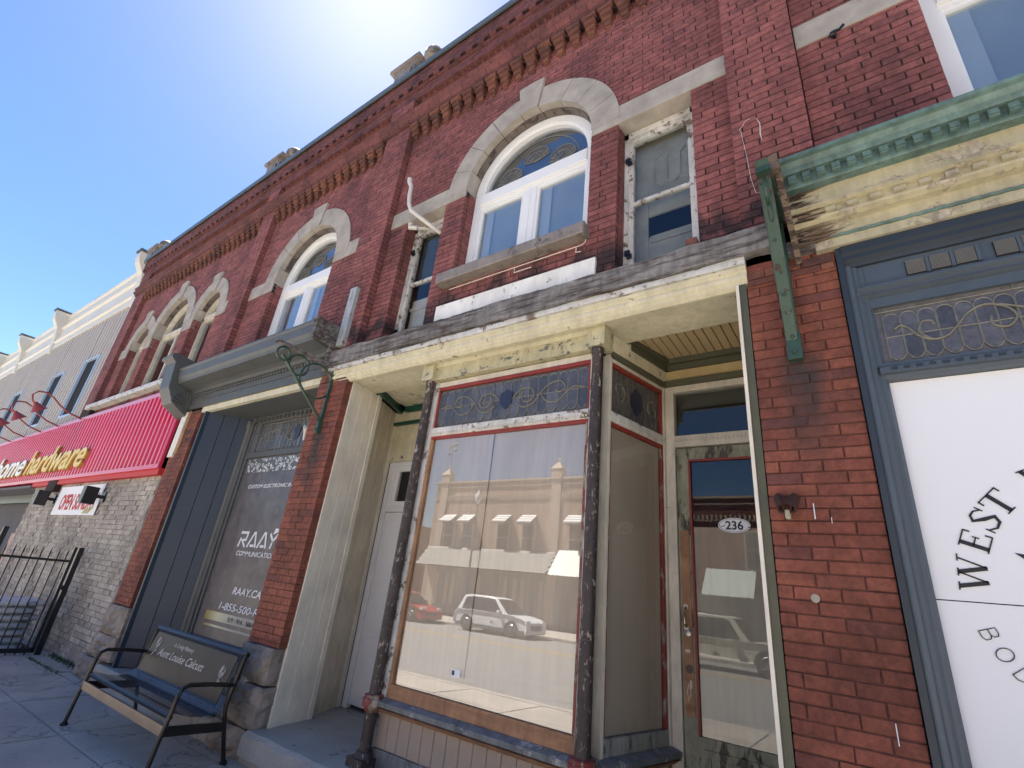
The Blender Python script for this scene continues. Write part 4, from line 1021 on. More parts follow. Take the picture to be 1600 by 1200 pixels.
# step
rnd = random.Random(4); b = B(); n = 50; vs = []; fs = []
for i in range(n + 1):
    x = -4.62 + 4.7 * i / n; e = rnd.uniform(-.012, .012); vs += [(x, 1.3, .30), (x, -.075 + e, .30), (x, -.115 + e, .275 + rnd.uniform(-.01, .01)), (x, -.12 + e, .13), (x, -.09 + e, .12), (x, -.08, .0)]
for i in range(n):
    for k in range(5): a = i * 6 + k; fs.append((a + 6, a, a + 1, a + 7))
fs += [(5, 4, 3, 2, 1, 0)]
vs += [(-5.0, .11, .297), (-4.62, .11, .297), (-4.62, 1.3, .297), (-5.0, 1.3, .297)]; fs.append((len(vs) - 4, len(vs) - 3, len(vs) - 2, len(vs) - 1))
st236 = B().add(vs, fs).build('doorstep', 'step_concrete', P_)
# weathered upright left on the wall, block on beam
tag(B().box(-4.93, -4.80, -.05, .02, 4.10, 4.92).box(-4.90, -4.87, -.06, -.05, 4.75, 4.88).box(-4.88, -4.85, -.06, -.05, 4.2, 4.3).build('timber_post', 'rust_metal'), 'short weathered grey timber upright left standing at the end of the wooden beam', 'post')
tag(B().box(-.80 + .0, -.72, -.03, .05, 4.03, 4.12).build('broken_block', 'brick_orange'), 'small orange brick fragment lying on the right end of the wooden beam', 'brick fragment')
# soot-blackened gap below side windows
# white vent pipe
b = B(); b.tube([(-4.20, -.09, 6.36), (-4.19, -.09, 6.30), (-4.15, -.08, 6.22), (-4.14, -.08, 6.05), (-4.12, -.07, 5.92), (-4.08, -.05, 5.82), (-3.9, .1, 5.66), (-3.82, .26, 5.60)], [.034, .030, .026, .026, .026, .026, .026, .026], 14)
vp = b.build('vent_pipe', 'pvc', None, smooth=True); tag(vp, 'bent white plastic pipe rising from the narrow left side window', 'pipe')
b = B(); b.tube([(-4.10, -.0, 5.66), (-4.1, .0, 5.60), (-4.02, .05, 5.6)], .03, 12); b.tube([(-4.02, .05, 5.6), (-3.94, .2, 5.66)], .02, 10)
tag(b.build('pipe_elbow', 'pvc', None, smooth=True), 'small rust-edged pipe elbow beside the foot of the white pipe', 'pipe')
# iron brackets
def bracket(x, outer_y, top_z, bot_z, wdt, label, lab2):
    t = thing('iron_bracket', label, 'bracket', 'green iron cornice brackets')
    b = B(); b.box(x - wdt / 2, x + wdt / 2, -.035, -.0, bot_z - .02, top_z + .0); b.box(x - wdt / 2 - .008, x + wdt / 2 + .008, -.05, -.0, bot_z - .04, bot_z + .14); b.build('wall_strap', 'iron_green', t, bev=.003)
    dg = B(); th = .022
    oy = outer_y
    n = Vector((0, -(top_z - bot_z), oy)).normalized() * th
    p, q = Vector((0, -.02, bot_z + .1)), Vector((0, oy + .06, top_z - .10))
    vs = [];
    for xx in (x - wdt / 2, x + wdt / 2):
        for e in (p - n * .5, p + n * .5, q + n * .5, q - n * .5): vs.append((xx, e.y, e.z))
    dg.add(vs, [(0, 1, 2, 3), (7, 6, 5, 4), (0, 4, 5, 1), (1, 5, 6, 2), (2, 6, 7, 3), (3, 7, 4, 0)]); dg.build('diagonal_bar', 'iron_green', t, bev=.003)
    B().box(x - wdt / 2 - .01, x + wdt / 2 + .01, oy - .04, .0, top_z - .0, top_z + .035).build('top_bar', 'wood_grey' if wdt < .04 else 'iron_green', t)
    sc_ = B(); L = abs(oy)
    def ringx(cy, cz, r):
        sc_.tube([(x, cy + r * math.cos(2 * PI * k / 24), cz + r * math.sin(2 * PI * k / 24)) for k in range(24)], .012, 6, closed=True)
    ringx(-L * .90, top_z - .09, .075); ringx(-L * .62, top_z - .14, .115); ringx(-L * .28, top_z - .23, .20)
    sc_.build('scroll', 'iron_green', t, smooth=True)
    bl = B()
    for z in (bot_z + .0, bot_z + .1): bl.sphere((x, -.06, z), .012, 8, 6)
    bl.build('bolt', 'iron_green', t)
    return t
bracket(-4.87, -.72, 3.80, 3.05, .03, 'green scrolled iron bracket on the brick pier beside the grey cornice', '')
rb = bracket(-.205, -.50, 4.02, 3.06, .062, 'green riveted iron bracket seen edge-on at the end of the teal cornice', '')
b = B(); b.add([(-.245, -.50, 4.14), (-.175, -.50, 4.14), (-.245, -.02, 3.16), (-.175, -.02, 3.16), (-.245, -.53, 4.12), (-.175, -.53, 4.12), (-.24, -.05, 3.14), (-.18, -.05, 3.14)], [(0, 1, 3, 2), (4, 6, 7, 5), (0, 2, 6, 4), (1, 5, 7, 3), (0, 4, 5, 1), (2, 3, 7, 6)])
b.build('cover_plate', 'iron_green', rb, bev=.003)
bl = B()
for f in (.15, .45, .75): bl.sphere((-.21, -.535 + .48 * f, 4.12 - .98 * f), .011, 8, 6)
bl.build('rivet', 'iron_green', rb)
# ------------------------------------------------------------------ grey shopfront (communications shop)
sr = thing('shopfront', 'grey shopfront with printed communications window and moulded cornice', 'shopfront')
mt_p, Lp = mt_line((-7.98, .05), (-7.60, .50))
for i, (a, c) in enumerate(((0, .21), (.213, .43), (.433, Lp + .02))): B(mt_p).prof_z(.25, 3.655, [(a, .004), (a + .004, 0), (c - .004, 0), (c, .004), (c, .03), (a, .03)]).build('board', 'navy_paint', sr)
B().box(-8.03, -7.985, .0, .10, .22, 3.66).build('corner_trim', 'navy_paint', sr)
B().box(-8.16, -5.13, .06, .62, 3.655, 3.70).build('soffit', 'grey_paint', sr)
B().box(-8.2, -7.98, .09, .5, .2, 3.66).build('cheek_core', 'dark', sr)
# window frame at y .5
y = .5
b = B(); b.lathe(-7.56, y + .0, [(.04, .55), (.036, 3.5), (.05, 3.52), (.05, 3.6)], 14); b.build('pilaster_shaft', 'grey_paint', sr, smooth=True)
b = B(); b.box(-7.53, -7.44, y - .01, y + .08, .6, 3.66); b.box(-7.44, -7.38, y + .01, y + .08, .7, 3.6); b.build('stile', 'grey_paint', sr, bev=.004); B().box(-5.2, -5.05, y, y + .08, .6, 3.66).build('stile', 'grey_paint', sr, bev=.004)
b = B(); b.box(-7.44, -5.2, y + .01, y + .08, 3.55, 3.66); b.box(-7.38, -5.2, y - .0, y + .08, 3.02, 3.10); b.build('rail', 'grey_paint', sr, bev=.004)
b = B(); b.prof_x(-7.6, -5.05, [(y + .08, .60), (y - .08, .60), (y - .10, .63), (y - .02, .70), (y + .08, .70)]); b.box(-7.6, -5.05, y - .02, y + .08, .22, .6); b.build('sill', 'grey_paint', sr)
hd = B(); hd.box(-7.62, -5.08, y - .05, y + .0, 3.70, 3.90); hd.build('ornament_band', 'grey_paint', sr)
hb = B().box(-7.62, -5.1, y - .02, y + .1, 3.655, 3.93)
orn = B(); k = 0
while -7.42 + k * .105 < -5.2:
    xx = -7.42 + k * .105; tubexz(orn, arc(xx, 3.60, .022, 0, 2 * PI, 8), y - .0, .008, 4); orn.box(xx + .045, xx + .058, y - .012, y + .005, 3.57, 3.63); k += 1
orn.build('ornament', 'grey_paint', sr, kind='stuff')
leaded(Matrix.Identity(4), -7.24, -5.2, 3.10, 3.545, y + .03, 22, sr, 'lg_purple', [(.008, scroll(-6.95, 3.31, .12, 0, .9)), (.008, scroll(-6.35, 3.31, .12, 2, .9)), (.008, [(-6.9, 3.38), (-6.75, 3.42), (-6.6, 3.36), (-6.4, 3.24)])], [(-6.25, 3.33, .10)])
b = B(); b.box(-7.38, -7.24, y + .02, y + .08, 3.1, 3.55); b.build('stile', 'grey_paint', sr)
B().box(-7.38, -5.2, y + .035, y + .045, .70, 3.02).build('printed_film', 'film', sr); B().box(-7.30, -5.2, y + .026, y + .03, 2.80, 3.0).build('lace_band', 'lace', sr)
B().box(-7.38, -5.2, y + .048, y + .052, .70, 3.02).build('glass_pane', 'glass_door', sr)
yy = y + .03
text('CUSTOM ELECTRONIC INTEGRATION', 'white_print', (-7.12, yy, 2.575), .07, .001, .25, sr, width=1.62, bold=.001)
W_ = .21
def techno(word, x, z, h, wd, gap, sw):
    L = []
    for ch in word:
        k = h * .28
        if ch == 'R': L += [[(x + .02, z), (x + .05, z + h * .62)], [(x - .01 + .03, z + h), (x + wd, z + h), (x + wd - .02, z + h * .5), (x + .09, z + h * .45), (x + wd - .01, z)]]
        if ch == 'A': L += [[(x, z), (x + wd * .55, z + h), (x + wd * .7, z + h), (x + wd, z)], [(x + wd * .35, z + .02), (x + wd * .8, z + .02)]]
        if ch == 'Y': L += [[(x, z + h), (x + wd * .45, z + h * .5), (x + wd, z + h * 1.1)], [(x + wd * .45, z + h * .5), (x + wd * .3, z)]]
        x += wd + gap
    return strokes(L, sw, yy)
techno('RAAY', -6.93, 1.80, .18, .20, .045, .032).build('lettering', 'white_print', sr)
b = B(); b.box(-6.12, -5.88, yy, yy + .002, 2.0, 2.04); b.prof_y(yy - .001, yy + .002, [(-6.14, 1.97), (-6.10, 2.05), (-5.98, 2.03), (-5.9, 2.07), (-5.9, 2.01), (-6.04, 2.0)]); b.build('emblem', 'white_print', sr)
text('COMMUNICATIONS', 'white_print', (-6.90, yy, 1.69), .085, .001, .15, sr, width=.98, bold=.001)
text('RAAY.CA', 'white_print', (-6.70, yy, 1.235), .12, .001, .2, sr, width=.66, bold=.002)
text('1-855-500-RAAY', 'white_print', (-6.95, yy, 1.045), .115, .001, .2, sr, width=1.32, bold=.002)
B().box(-7.2, -5.3, yy, yy + .003, .905, 1.005).build('gold_strip', 'gold', sr); B().box(-7.18, -5.3, yy, yy + .003, .835, .86).build('gold_strip', 'gold', sr)
text('519 - 914 - 5064', 'black_print', (-6.62, yy - .003, .925), .075, .001, 0, sr, width=.6)
# grey entablature and cornice
B().box(-8.16, -5.0, .0, .09, 3.66, 3.745).build('cream_strip', 'yellow', sr)
B().prof_x(-8.6, -5.0, [(.09, 3.745), (-.03, 3.745), (-.03, 3.99), (-.06, 4.0), (-.07, 4.04), (-.12, 4.06), (-.30, 4.09), (-.31, 4.13), (-.335, 4.17), (-.345, 4.28), (-.36, 4.30), (-.36, 4.325), (.09, 4.36)]).build('cornice', 'grey_paint', sr)
bd = B(); k = 0
while -8.5 + k * .07 < -5.05:
    bd.sphere((-8.5 + k * .07, -.045, 3.965), .024, 6, 4, (1, .7, 1)); k += 1
bd.build('bead', 'grey_paint', sr, kind='stuff')
B().box(-8.6, -5.0, -.045, -.03, 3.86, 3.88).build('cornice_fillet', 'grey_paint', sr)
b = B(); b.box(-5.0, -4.94, -.35, .09, 4.10, 4.34); b.box(-5.04, -4.93, -.36, .0, 4.325, 4.36); b.box(-5.0, -4.95, -.1, .05, 3.75, 4.1); b.build('cornice_end', 'rust_dark', sr) if 'rust_dark' in M else b.build('cornice_end', 'wood_grey', sr)
# fan console at its left end
b = B(); b.prof_x(-8.98, -8.62, [(.02, 3.62), (-.04, 3.64), (-.28, 3.78), (-.40, 4.0), (-.44, 4.42), (-.50, 4.46), (-.52, 4.52), (-.46, 4.57), (.02, 4.50)])
fc = b.build('console', 'grey_paint', sr, bev=.01)
B().tube([(-9.0, -.47, 4.50), (-8.6, -.47, 4.50)], .05, 12).build('console_roll', 'grey_paint', fc); b = B()
for k in range(9):
    an = PI * .5 + PI * .45 * k / 8
    b.tube([(-8.612, -.035, 3.76), (-8.612, -.035 + .26 * math.cos(an), 3.76 + .26 * math.sin(an))], [.006, .016], 5)
b.tube([(-8.612, -.035 + .27 * math.cos(PI * .5 + PI * .45 * k / 14), 3.76 + .27 * math.sin(PI * .5 + PI * .45 * k / 14)) for k in range(15)], .012, 5)
b.build('fan_carving', 'grey_paint', fc, kind='stuff')
B().box(-8.74, -8.56, -.03, .02, 2.98, 3.70).build('pier_board', 'cream', sr); B().box(-8.555, -8.47, -.02, .02, 3.02, 3.71).build('pier_board', 'wood_bare', sr)
# step of this shop
struct_step = B(); struct_step.prof_x(-8.3, -5.13, [(.6, .24), (-.05, .24), (-.08, .215), (-.08, .0), (.6, 0)]); struct_step.build('doorstep', 'step_concrete', sr)
B().tube([(-7.35, .42, 3.64), (-7.3, .40, 3.50), (-7.15, .40, 3.36), (-7.0, .46, 3.30)], .006, 5).build('loose_cable', 'grey_paint', sr)
# white Y pipe on the pier
b = B(); b.tube([(-5.30, -.02 + .4, 3.33), (-5.16, -.02 + .3, 3.20), (-5.10, .2, 3.12)], .02, 8); b.tube([(-5.16, .28, 3.20), (-5.08, .2, 3.26)], .02, 8)
b = B(); b.tube([(-5.28, .06, 3.16), (-5.19, .03, 3.06), (-5.17, .03, 2.97)], .022, 8); b.tube([(-5.19, .03, 3.06), (-5.12, -.02, 3.10)], .02, 8)
tag(b.build('pipe_stub', 'pvc', None, smooth=True), 'small white Y-shaped pipe stub on the brick pier by the printed window', 'pipe')

# ------------------------------------------------------------------ right shopfront (slate blue, white sheet)
sw = thing('shopfront', 'slate blue shopfront with white lettered sheet below a teal cornice', 'shopfront')
XE = 3.6
y = .05
def frame_prof(x, z0, z1, s=1):   # moulded vertical stile made of stacked rolls
    b = B(); b.box(x, x + s * .04 if s > 0 else x, -.02, .08, z0, z1) if False else None
    return b
b = B(); b.box(.072, .10, -.02, .12, .1, 3.72); b.build('stile', 'blue_dark', sw)
b = B(); b.prof_z(.1, 3.58, [(.10, .10), (.10, -.01), (.115, -.018), (.13, -.01), (.14, .01), (.155, .012), (.17, .03), (.185, .03), (.20, .05), (.20, .10)]); b.build('stile', 'blue_frame', sw)
B().prof_x(.10, XE, [(.12, 3.72), (-.03, 3.72), (-.03, 3.67), (-.01, 3.655), (-.01, 3.63), (.015, 3.61), (.02, 3.59), (.12, 3.59)]).build('head_moulding', 'blue_dark', sw)
B().box(.14, XE, .04, .12, 3.42, 3.59).build('head_panel', 'blue_frame', sw)
B().prof_x(.14, XE, [(.12, 3.43), (.0, 3.43), (-.0, 3.415), (.02, 3.40), (.02, 3.385), (.005, 3.375), (.03, 3.36), (.12, 3.35)]).build('rail_moulding', 'blue_frame', sw)
B().box(.17, XE, .035, .12, 3.30, 3.36).build('rail', 'blue_frame', sw)
for k in range(2 * 6):
    g = k // 3; i = k % 3; xx = .38 + g * .365 + i * .104
    if xx > XE - .2: break
    v = B().box(xx, xx + .088, .032, .045, 3.465, 3.555).build('vent', 'dark', sw)
    q = B()
    for j in range(12): q.box(xx + .003, xx + .085, .026, .034, 3.468 + j * .0075, 3.4715 + j * .0075)
    q.build('vent_slat', 'vent', v, kind='stuff')
    B().box(xx + .088, xx + .104, .026, .045, 3.46, 3.56).build('vent_bar', 'blue_frame', v)
sc3 = []
zc = 3.12
sc3.append((.007, [(.27, zc + .03), (.30, zc + .05), (.33, zc + .03), (.37, zc - .03), (.42, zc - .06), (.48, zc - .05), (.53, zc + .0), (.58, zc + .06), (.65, zc + .09), (.72, zc + .06), (.75, zc + .0), (.71, zc - .05), (.66, zc - .03), (.66, zc + .02)]))
sc3.append((.007, [(.42, zc - .06), (.375, zc - .01), (.39, zc + .05), (.43, zc + .05), (.44, zc + .02)]))
sc3.append((.007, [(.70, zc + .08), (.8, zc + .03), (.9, zc - .04), (1.0, zc + .0), (1.1, zc + .07), (1.2, zc + .02), (1.3, zc - .05)]))
leaded(Matrix.Identity(4), .20, XE, 2.955, 3.30, .055, 44, sw, 'lg_purple', sc3, [], .028)
B().prof_x(.17, XE, [(.12, 2.95), (.03, 2.95), (.028, 2.93), (.01, 2.92), (.01, 2.885), (.03, 2.88), (.035, 2.855), (.12, 2.85)]).build('transom_bar', 'blue_frame', sw)
q = B(); k = 0
while .22 + k * .052 < XE: q.box(.22 + k * .052, .245 + k * .052, .003, .012, 2.90, 2.912); k += 1
q.build('carved_bead', 'blue_dark', sw, kind='stuff')
for (u, v) in ((1.785, 2.85), (.4, 1.78)): B().box(.19, XE, .075, .08, u, v).build('white_sheet', 'paper_white', sw)
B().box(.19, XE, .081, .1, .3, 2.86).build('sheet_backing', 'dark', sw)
B().box(.1, XE, .0, .12, .3, .4).build('bottom_rail', 'blue_frame', sw)
# lettering on the sheet: serif capitals set round a circle
SER = {
 'W': ([(.17, [(.16, .97), (.45, .03)]), (.06, [(.45, .03), (.74, .97)]), (.17, [(.74, .97), (1.03, .03)]), (.06, [(1.03, .03), (1.34, .97)]), (.05, [(0, .97), (.34, .97)]), (.05, [(.58, .97), (.90, .97)]), (.05, [(1.2, .97), (1.5, .97)])], 1.5),
 'E': ([(.17, [(.25, .02), (.25, .98)]), (.05, [(.08, .02), (.80, .02)]), (.05, [(.08, .98), (.78, .98)]), (.05, [(.25, .52), (.60, .52)]), (.06, [(.80, .0), (.80, .26)]), (.06, [(.78, 1), (.78, .76)]), (.05, [(.60, .40), (.60, .64)])], .85),
 'S': ([([.05, .07, .09, .13, .16, .15, .12, .08, .05], [(.78, .80), (.62, .96), (.40, .97), (.22, .80), (.50, .52), (.80, .28), (.66, .06), (.38, .02), (.16, .20)]), (.05, [(.80, .70), (.80, 1)]), (.05, [(.14, .0), (.14, .32)])], .8),
 'T': ([(.17, [(.5, .02), (.5, .98)]), (.05, [(.05, .97), (.95, .97)]), (.05, [(.30, .02), (.70, .02)]), (.06, [(.06, .76), (.06, 1)]), (.06, [(.94, .76), (.94, 1)])], .95),
}
THIN = {
 'B': ([[(.1, 0), (.1, 1), (.5, 1), (.66, .9), (.66, .66), (.5, .54), (.1, .54)], [(.5, .54), (.72, .44), (.74, .14), (.55, 0), (.1, 0)]], .85),
 'O': ([[(.45 + .42 * math.cos(2 * PI * k / 20), .5 + .5 * math.sin(2 * PI * k / 20)) for k in range(21)]], .95),
 'D': ([[(.1, 0), (.1, 1), (.45, 1), (.75, .8), (.82, .5), (.75, .2), (.45, 0), (.1, 0)]], .9),
 'Y': ([[(.05, 1), (.4, .5), (.75, 1)], [(.4, .5), (.4, 0)]], .8),
}
LC = (.872, 1.843)
def circ_letter(ch, ang, R, h, table, inner=False, weight=.06, mat='black_print', name='letter'):
    """ang measured from the circle centre; letters stand outward (or inward when inner)"""
    ln, wd = table[ch]; out = []
    a = math.radians(ang); cx, cz = LC[0] + R * math.cos(a), LC[1] + R * math.sin(a)
    up = Vector((math.cos(a), math.sin(a))) * (-1 if inner else 1); rt = Vector((up.y, -up.x))
    def T(p): q = Vector((cx, cz)) + rt * (p[0] - wd / 2) * h + up * p[1] * h; return (q.x, q.y)
    for l in ln:
        if isinstance(l[0], (int, float)) or isinstance(l[0], list) and isinstance(l[0][0], (int, float)): out.append((([x * h for x in l[0]] if isinstance(l[0], list) else l[0] * h), [T(p) for p in l[1]]))
        else: out.append((weight * h, [T(p) for p in l]))
    b = B()
    for o in out: q = strokes_one(o[0], o[1], .070); b.add(q.v, q.f)
    b.build(name, mat, sw)
def strokes_one(wd, ln, y):
    b = B(); n = len(ln); L = []; R = []
    for i in range(n):
        p = Vector(ln[i]); d1 = (p - Vector(ln[i - 1])).normalized() if i else (Vector(ln[1]) - p).normalized(); d2 = (Vector(ln[i + 1]) - p).normalized() if i < n - 1 else d1
        nn = Vector((-(d1 + d2).y, (d1 + d2).x)).normalized(); w_ = wd[i] if isinstance(wd, list) else wd
        L.append(p + nn * w_ / 2); R.append(p - nn * w_ / 2)
    vs = [(q.x, y, q.y) for q in L] + [(q.x, y, q.y) for q in R] + [(q.x, y + .003, q.y) for q in L] + [(q.x, y + .003, q.y) for q in R]
    fs = []
    for i in range(n - 1): fs += [(i, n + i, n + i + 1, i + 1), (i, i + 1, 2 * n + i + 1, 2 * n + i), (n + i, 3 * n + i, 3 * n + i + 1, n + i + 1)]
    fs += [(0, 2 * n, 3 * n, n), (n - 1, 2 * n - 1, 4 * n - 1, 3 * n - 1)]
    return b.add(vs, fs)
for ch, an in (('W', 173.6), ('E', 158.2), ('S', 147.2), ('T', 135.8), ('W', 112.5)): circ_letter(ch, an, .474, .104, SER)
for ch, an in (('B', 199.5), ('O', 208), ('D', 216.4), ('Y', 224.6)): circ_letter(ch, an, .578, .058, THIN, True)
b = B(); b.prof_y(.070, .073, [(.503, 1.995), (.53, 1.99), (.62, 1.93), (.70, 1.80), (.62, 1.88), (.55, 1.95)]); b.build('leaf_mark', 'black_print', sw)
# teal cornice and yellow frieze
cor = B().prof_x(-.185, XE + .5, [(.09, 4.13), (-.20, 4.11), (-.205, 4.12), (-.21, 4.19), (-.25, 4.195), (-.255, 4.205), (-.262, 4.23), (-.285, 4.255), (-.31, 4.262), (-.312, 4.285), (.09, 4.33)]).build('cornice', 'teal', sw)
dm = B(); dm.prof_x(0, .042, [(-.20, 4.183), (-.246, 4.183), (-.246, 4.15), (-.238, 4.15), (-.238, 4.135), (-.20, 4.135)]); dmesh = dm.mesh('dentil', M['teal'])
k = 0
while -.10 + k * .077 < XE + .4:
    o = bpy.data.objects.new('dentil', dmesh); C.objects.link(o); o.parent = sw; o.location = (-.10 + k * .077, 0, 0); k += 1
B().prof_x(-.12, XE + .5, [(.09, 4.12), (-.14, 4.125), (-.14, 4.0), (-.155, 3.995), (-.155, 3.98), (-.135, 3.97), (-.11, 3.965), (-.11, 3.925), (-.125, 3.915), (-.12, 3.90), (-.09, 3.885), (-.05, 3.88), (-.05, 3.80), (.09, 3.80)]).build('frieze', 'frieze_paint', sw)
bm = B(); bm.prof_x(0, .055, [(-.10, 3.962), (-.133, 3.960), (-.133, 3.932), (-.10, 3.928)]); bmesh_ = bm.mesh('block', M['frieze_paint'])
k = 0
while .06 + k * .112 < XE + .4:
    o = bpy.data.objects.new('block', bmesh_); C.objects.link(o); o.parent = sw; o.location = (.06 + k * .112, 0, 0); k += 1
q = B(); 
q.tube([(.0 + .06 + i * .02, -.055 + .002 * math.sin(i * 1.9), 3.79 + .002 * math.cos(i * 1.9)) for i in range(210)], .011, 6); q.build('rope_moulding', 'teal', sw)
B().box(-.02, XE + .5, -.05, .09, 3.72, 3.781).build('lower_fascia', 'frieze_paint', sw)
# rotten end of the cornice: broken splinters of timber
rnd = random.Random(12)
q = B()
for k in range(120):
    z = 3.76 + rnd.random() * .34; x = -.14 + rnd.random() * .12 * (1 if z < 3.98 else .4); l = .04 + rnd.random() * .16; h = .004 + rnd.random() * .014; yy2 = -.06 - (.08 if z > 3.9 else 0) * rnd.random() - rnd.random() * .03
    q.add([(x, yy2, z), (x, yy2 + .03, z + h * .3), (x, yy2, z + h), (x + l, yy2 - .004 + rnd.uniform(-.01, .01), z + rnd.uniform(-.01, .01))], [(0, 3, 2), (0, 1, 3), (1, 2, 3), (0, 2, 1)])
q.build('splinter', 'rotten', sw, kind='stuff')
B().box(-.17, -.02, -.06, .05, 3.74, 3.83).build('rotten_block', 'wood_grey', sw)
q = B(); q.add([(-.16, -.42, 4.14), (-.125, -.42, 4.15), (-.10, -.06, 3.66), (-.13, -.05, 3.64), (-.16, -.38, 4.16), (-.125, -.38, 4.17), (-.10, -.02, 3.68), (-.13, -.02, 3.66)], [(0, 1, 2, 3), (7, 6, 5, 4), (0, 4, 5, 1), (1, 5, 6, 2), (2, 6, 7, 3), (3, 7, 4, 0)])
q.box(-.19, -.13, -.44, -.24, 4.10, 4.22); q.build('rotten_lath', 'rotten', sw)
# mortar patch line on pier, stains
q = B(); q.tube([(-.36, -.006, 4.98), (-.34, -.006, 4.7), (-.33, -.006, 4.5), (-.31, -.006, 4.36), (-.29, -.006, 4.35), (-.275, -.006, 4.38)], .0016, 5); q.tube([(-.36, -.006, 4.98), (-.37, -.006, 5.02), (-.34, -.006, 5.05), (-.33, -.006, 5.08), (-.29, -.006, 5.09)], .0016, 5); q.tube([(-.25, -.006, 5.07), (-.23, -.006, 5.0), (-.235, -.006, 4.9), (-.23, -.006, 4.82)], [.0015, .003, .005, .001], 5)
tag(q.build('mortar_scar', 'pvc'), 'thin white sealant outline of a removed fixture on the upper right brick pier', 'sealant')
# security lamp on pier
tl = thing('security_lamp', 'small dark bronze twin security lamp on the right brick pier', 'lamp')
B().lathe(0, 0, [(.035, 0), (.032, .025)], 12).build('base', 'bench_metal', tl).matrix_world = Matrix.Translation((-.335, 0, 2.19)) @ Matrix.Rotation(PI / 2, 4, 'X')
for dx in (-1, 1):
    q = B(); q.lathe(0, 0, [(.006, -.03), (.022, -.025), (.028, .0), (.036, .07), (.037, .075), (.028, .072), (.015, .02)], 8); o = q.build('lamp_head', 'lamp_brown', tl)
    o.matrix_world = Matrix.Translation((-.335 + dx * .034, -.045, 2.215)) @ Matrix.Rotation(dx * .42, 4, 'Y') @ Matrix.Rotation(PI * .80, 4, 'X')
q = B(); q.box(-.350, -.324, -.07, -.02, 2.11, 2.16); q.build('sensor', 'lamp_glass', tl, bev=.008)
# paint drips and mortar nicks
q = B(); q.box(-.222, -.217, -.008, .0, 2.12, 2.20); q.box(-.15, -.147, -.008, .0, 2.10, 2.13); q.box(-.03, -.026, -.008, 0, 1.19, 1.27)
tag(q.build('paint_drip', 'white_print'), 'thin white paint drips on the brick beside the security lamp', 'paint marks')
q = B(); q.lathe(0, 0, [(.022, 0), (.02, .006)], 14); o = q.build('wall_anchor', 'steel'); o.matrix_world = Matrix.Translation((-.265, 0, 1.74)) @ Matrix.Rotation(PI / 2, 4, 'X'); tag(o, 'round grey filler plug in the right brick pier', 'wall plug')
for i, (px, pz, lb) in enumerate(((-4.55 * 0 + .32, 5.66, 'small black insulator hook on the brick near the top right window'),)):
    q = B(); q.tube([(px, .09, pz), (px, .03, pz), (px + .03, .02, pz - .02), (px + .06, .02, pz + .01)], .012, 6); q.sphere((px - .01, .05, pz), .025, 8, 6); tag(q.build('wall_hook', 'blackmetal'), lb, 'hook')
# ------------------------------------------------------------------ hardware store (left)
hs = thing('hardware_store', 'low store with taupe ribbed cladding and cream metal cornice at the left', 'building')
ROT = Matrix.Translation((-15.3, .15, 1.62)) @ Matrix.Rotation(math.radians(.7), 4, 'Z') @ Matrix.Diagonal((1.03, 1, 1.035, 1)) @ Matrix.Translation((14.9, 0, -1.62))
XH = -14.90
def ribbed(b, x0, x1, z0, z1, y, pitch, d):
    x = x0
    while x < x1 - 1e-4:
        e = min(x + pitch, x1); w_ = e - x
        pts = [(x, y), (x + w_ * .45, y), (x + w_ * .55, y - d), (x + w_ * .9, y - d), (e, y)]
        n = len(pts); vs = [(p[0], p[1], z0) for p in pts] + [(p[0], p[1], z1) for p in pts]
        b.add(vs, [(i, i + 1, n + i + 1, n + i) for i in range(n - 1)]); x = e
hw = [(-17.15, -16.15), (-20.0, -19.0), (-24.5, -23.4), (-28.4, -27.4), (-32.4, -31.4)]
b = B(ROT); prev = XH
for (p, q) in hw:
    ribbed(b, q, prev, 4.0, 7.65, .1, .26, .05); ribbed(b, p, q, 4.0, 4.62, .1, .26, .05); ribbed(b, p, q, 6.22, 7.65, .1, .26, .05); prev = p
ribbed(b, -40, prev, 4.0, 7.65, .1, .26, .05); b.build('cladding', 'siding', hs)
B(ROT).box(-40, XH, .35, 14, 4.0, 8.6).build('body', 'dark', hs)
for (p, q) in hw:
    f = B(ROT); f.box(p - .06, p, .03, .12, 4.58, 6.26); f.box(q, q + .06, .03, .12, 4.58, 6.26); f.box(p, q, .03, .12, 6.22, 6.26); f.box(p, q, .03, .12, 4.56, 4.62)
    w_ = f.build('window', 'blue_trim', hs); B(ROT).box(p, q, .09, .095, 4.62, 6.22).build('pane', 'dark_pane', w_)
B(ROT).prof_x(-40, XH, [(.2, 7.62), (.03, 7.62), (.02, 7.66), (.02, 7.82), (-.03, 7.86), (-.03, 7.90), (.04, 7.94), (.04, 8.36), (.0, 8.40), (-.02, 8.44), (.05, 8.48), (.05, 8.82), (.02, 8.84), (.0, 8.9), (.3, 8.92)]).build('cornice', 'cream_metal', hs)
def console(x, w_=.34):
    c = B(ROT).prof_x(x, x + w_, [(.1, 7.5), (.0, 7.5), (-.02, 7.6), (-.05, 8.0), (-.12, 8.4), (-.30, 8.7), (-.34, 8.85), (-.34, 9.0), (.3, 9.02), (.3, 8.8), (.1, 8.7)]).build('console', 'cream_metal', hs, bev=.01)
    B(ROT).box(x - .03, x + w_ + .03, -.38, .32, 9.02, 9.07).build('console_cap', 'coping', c)
for x in (-15.35, -22.5, -27.0, -31.0, -35.0): console(x, .3)
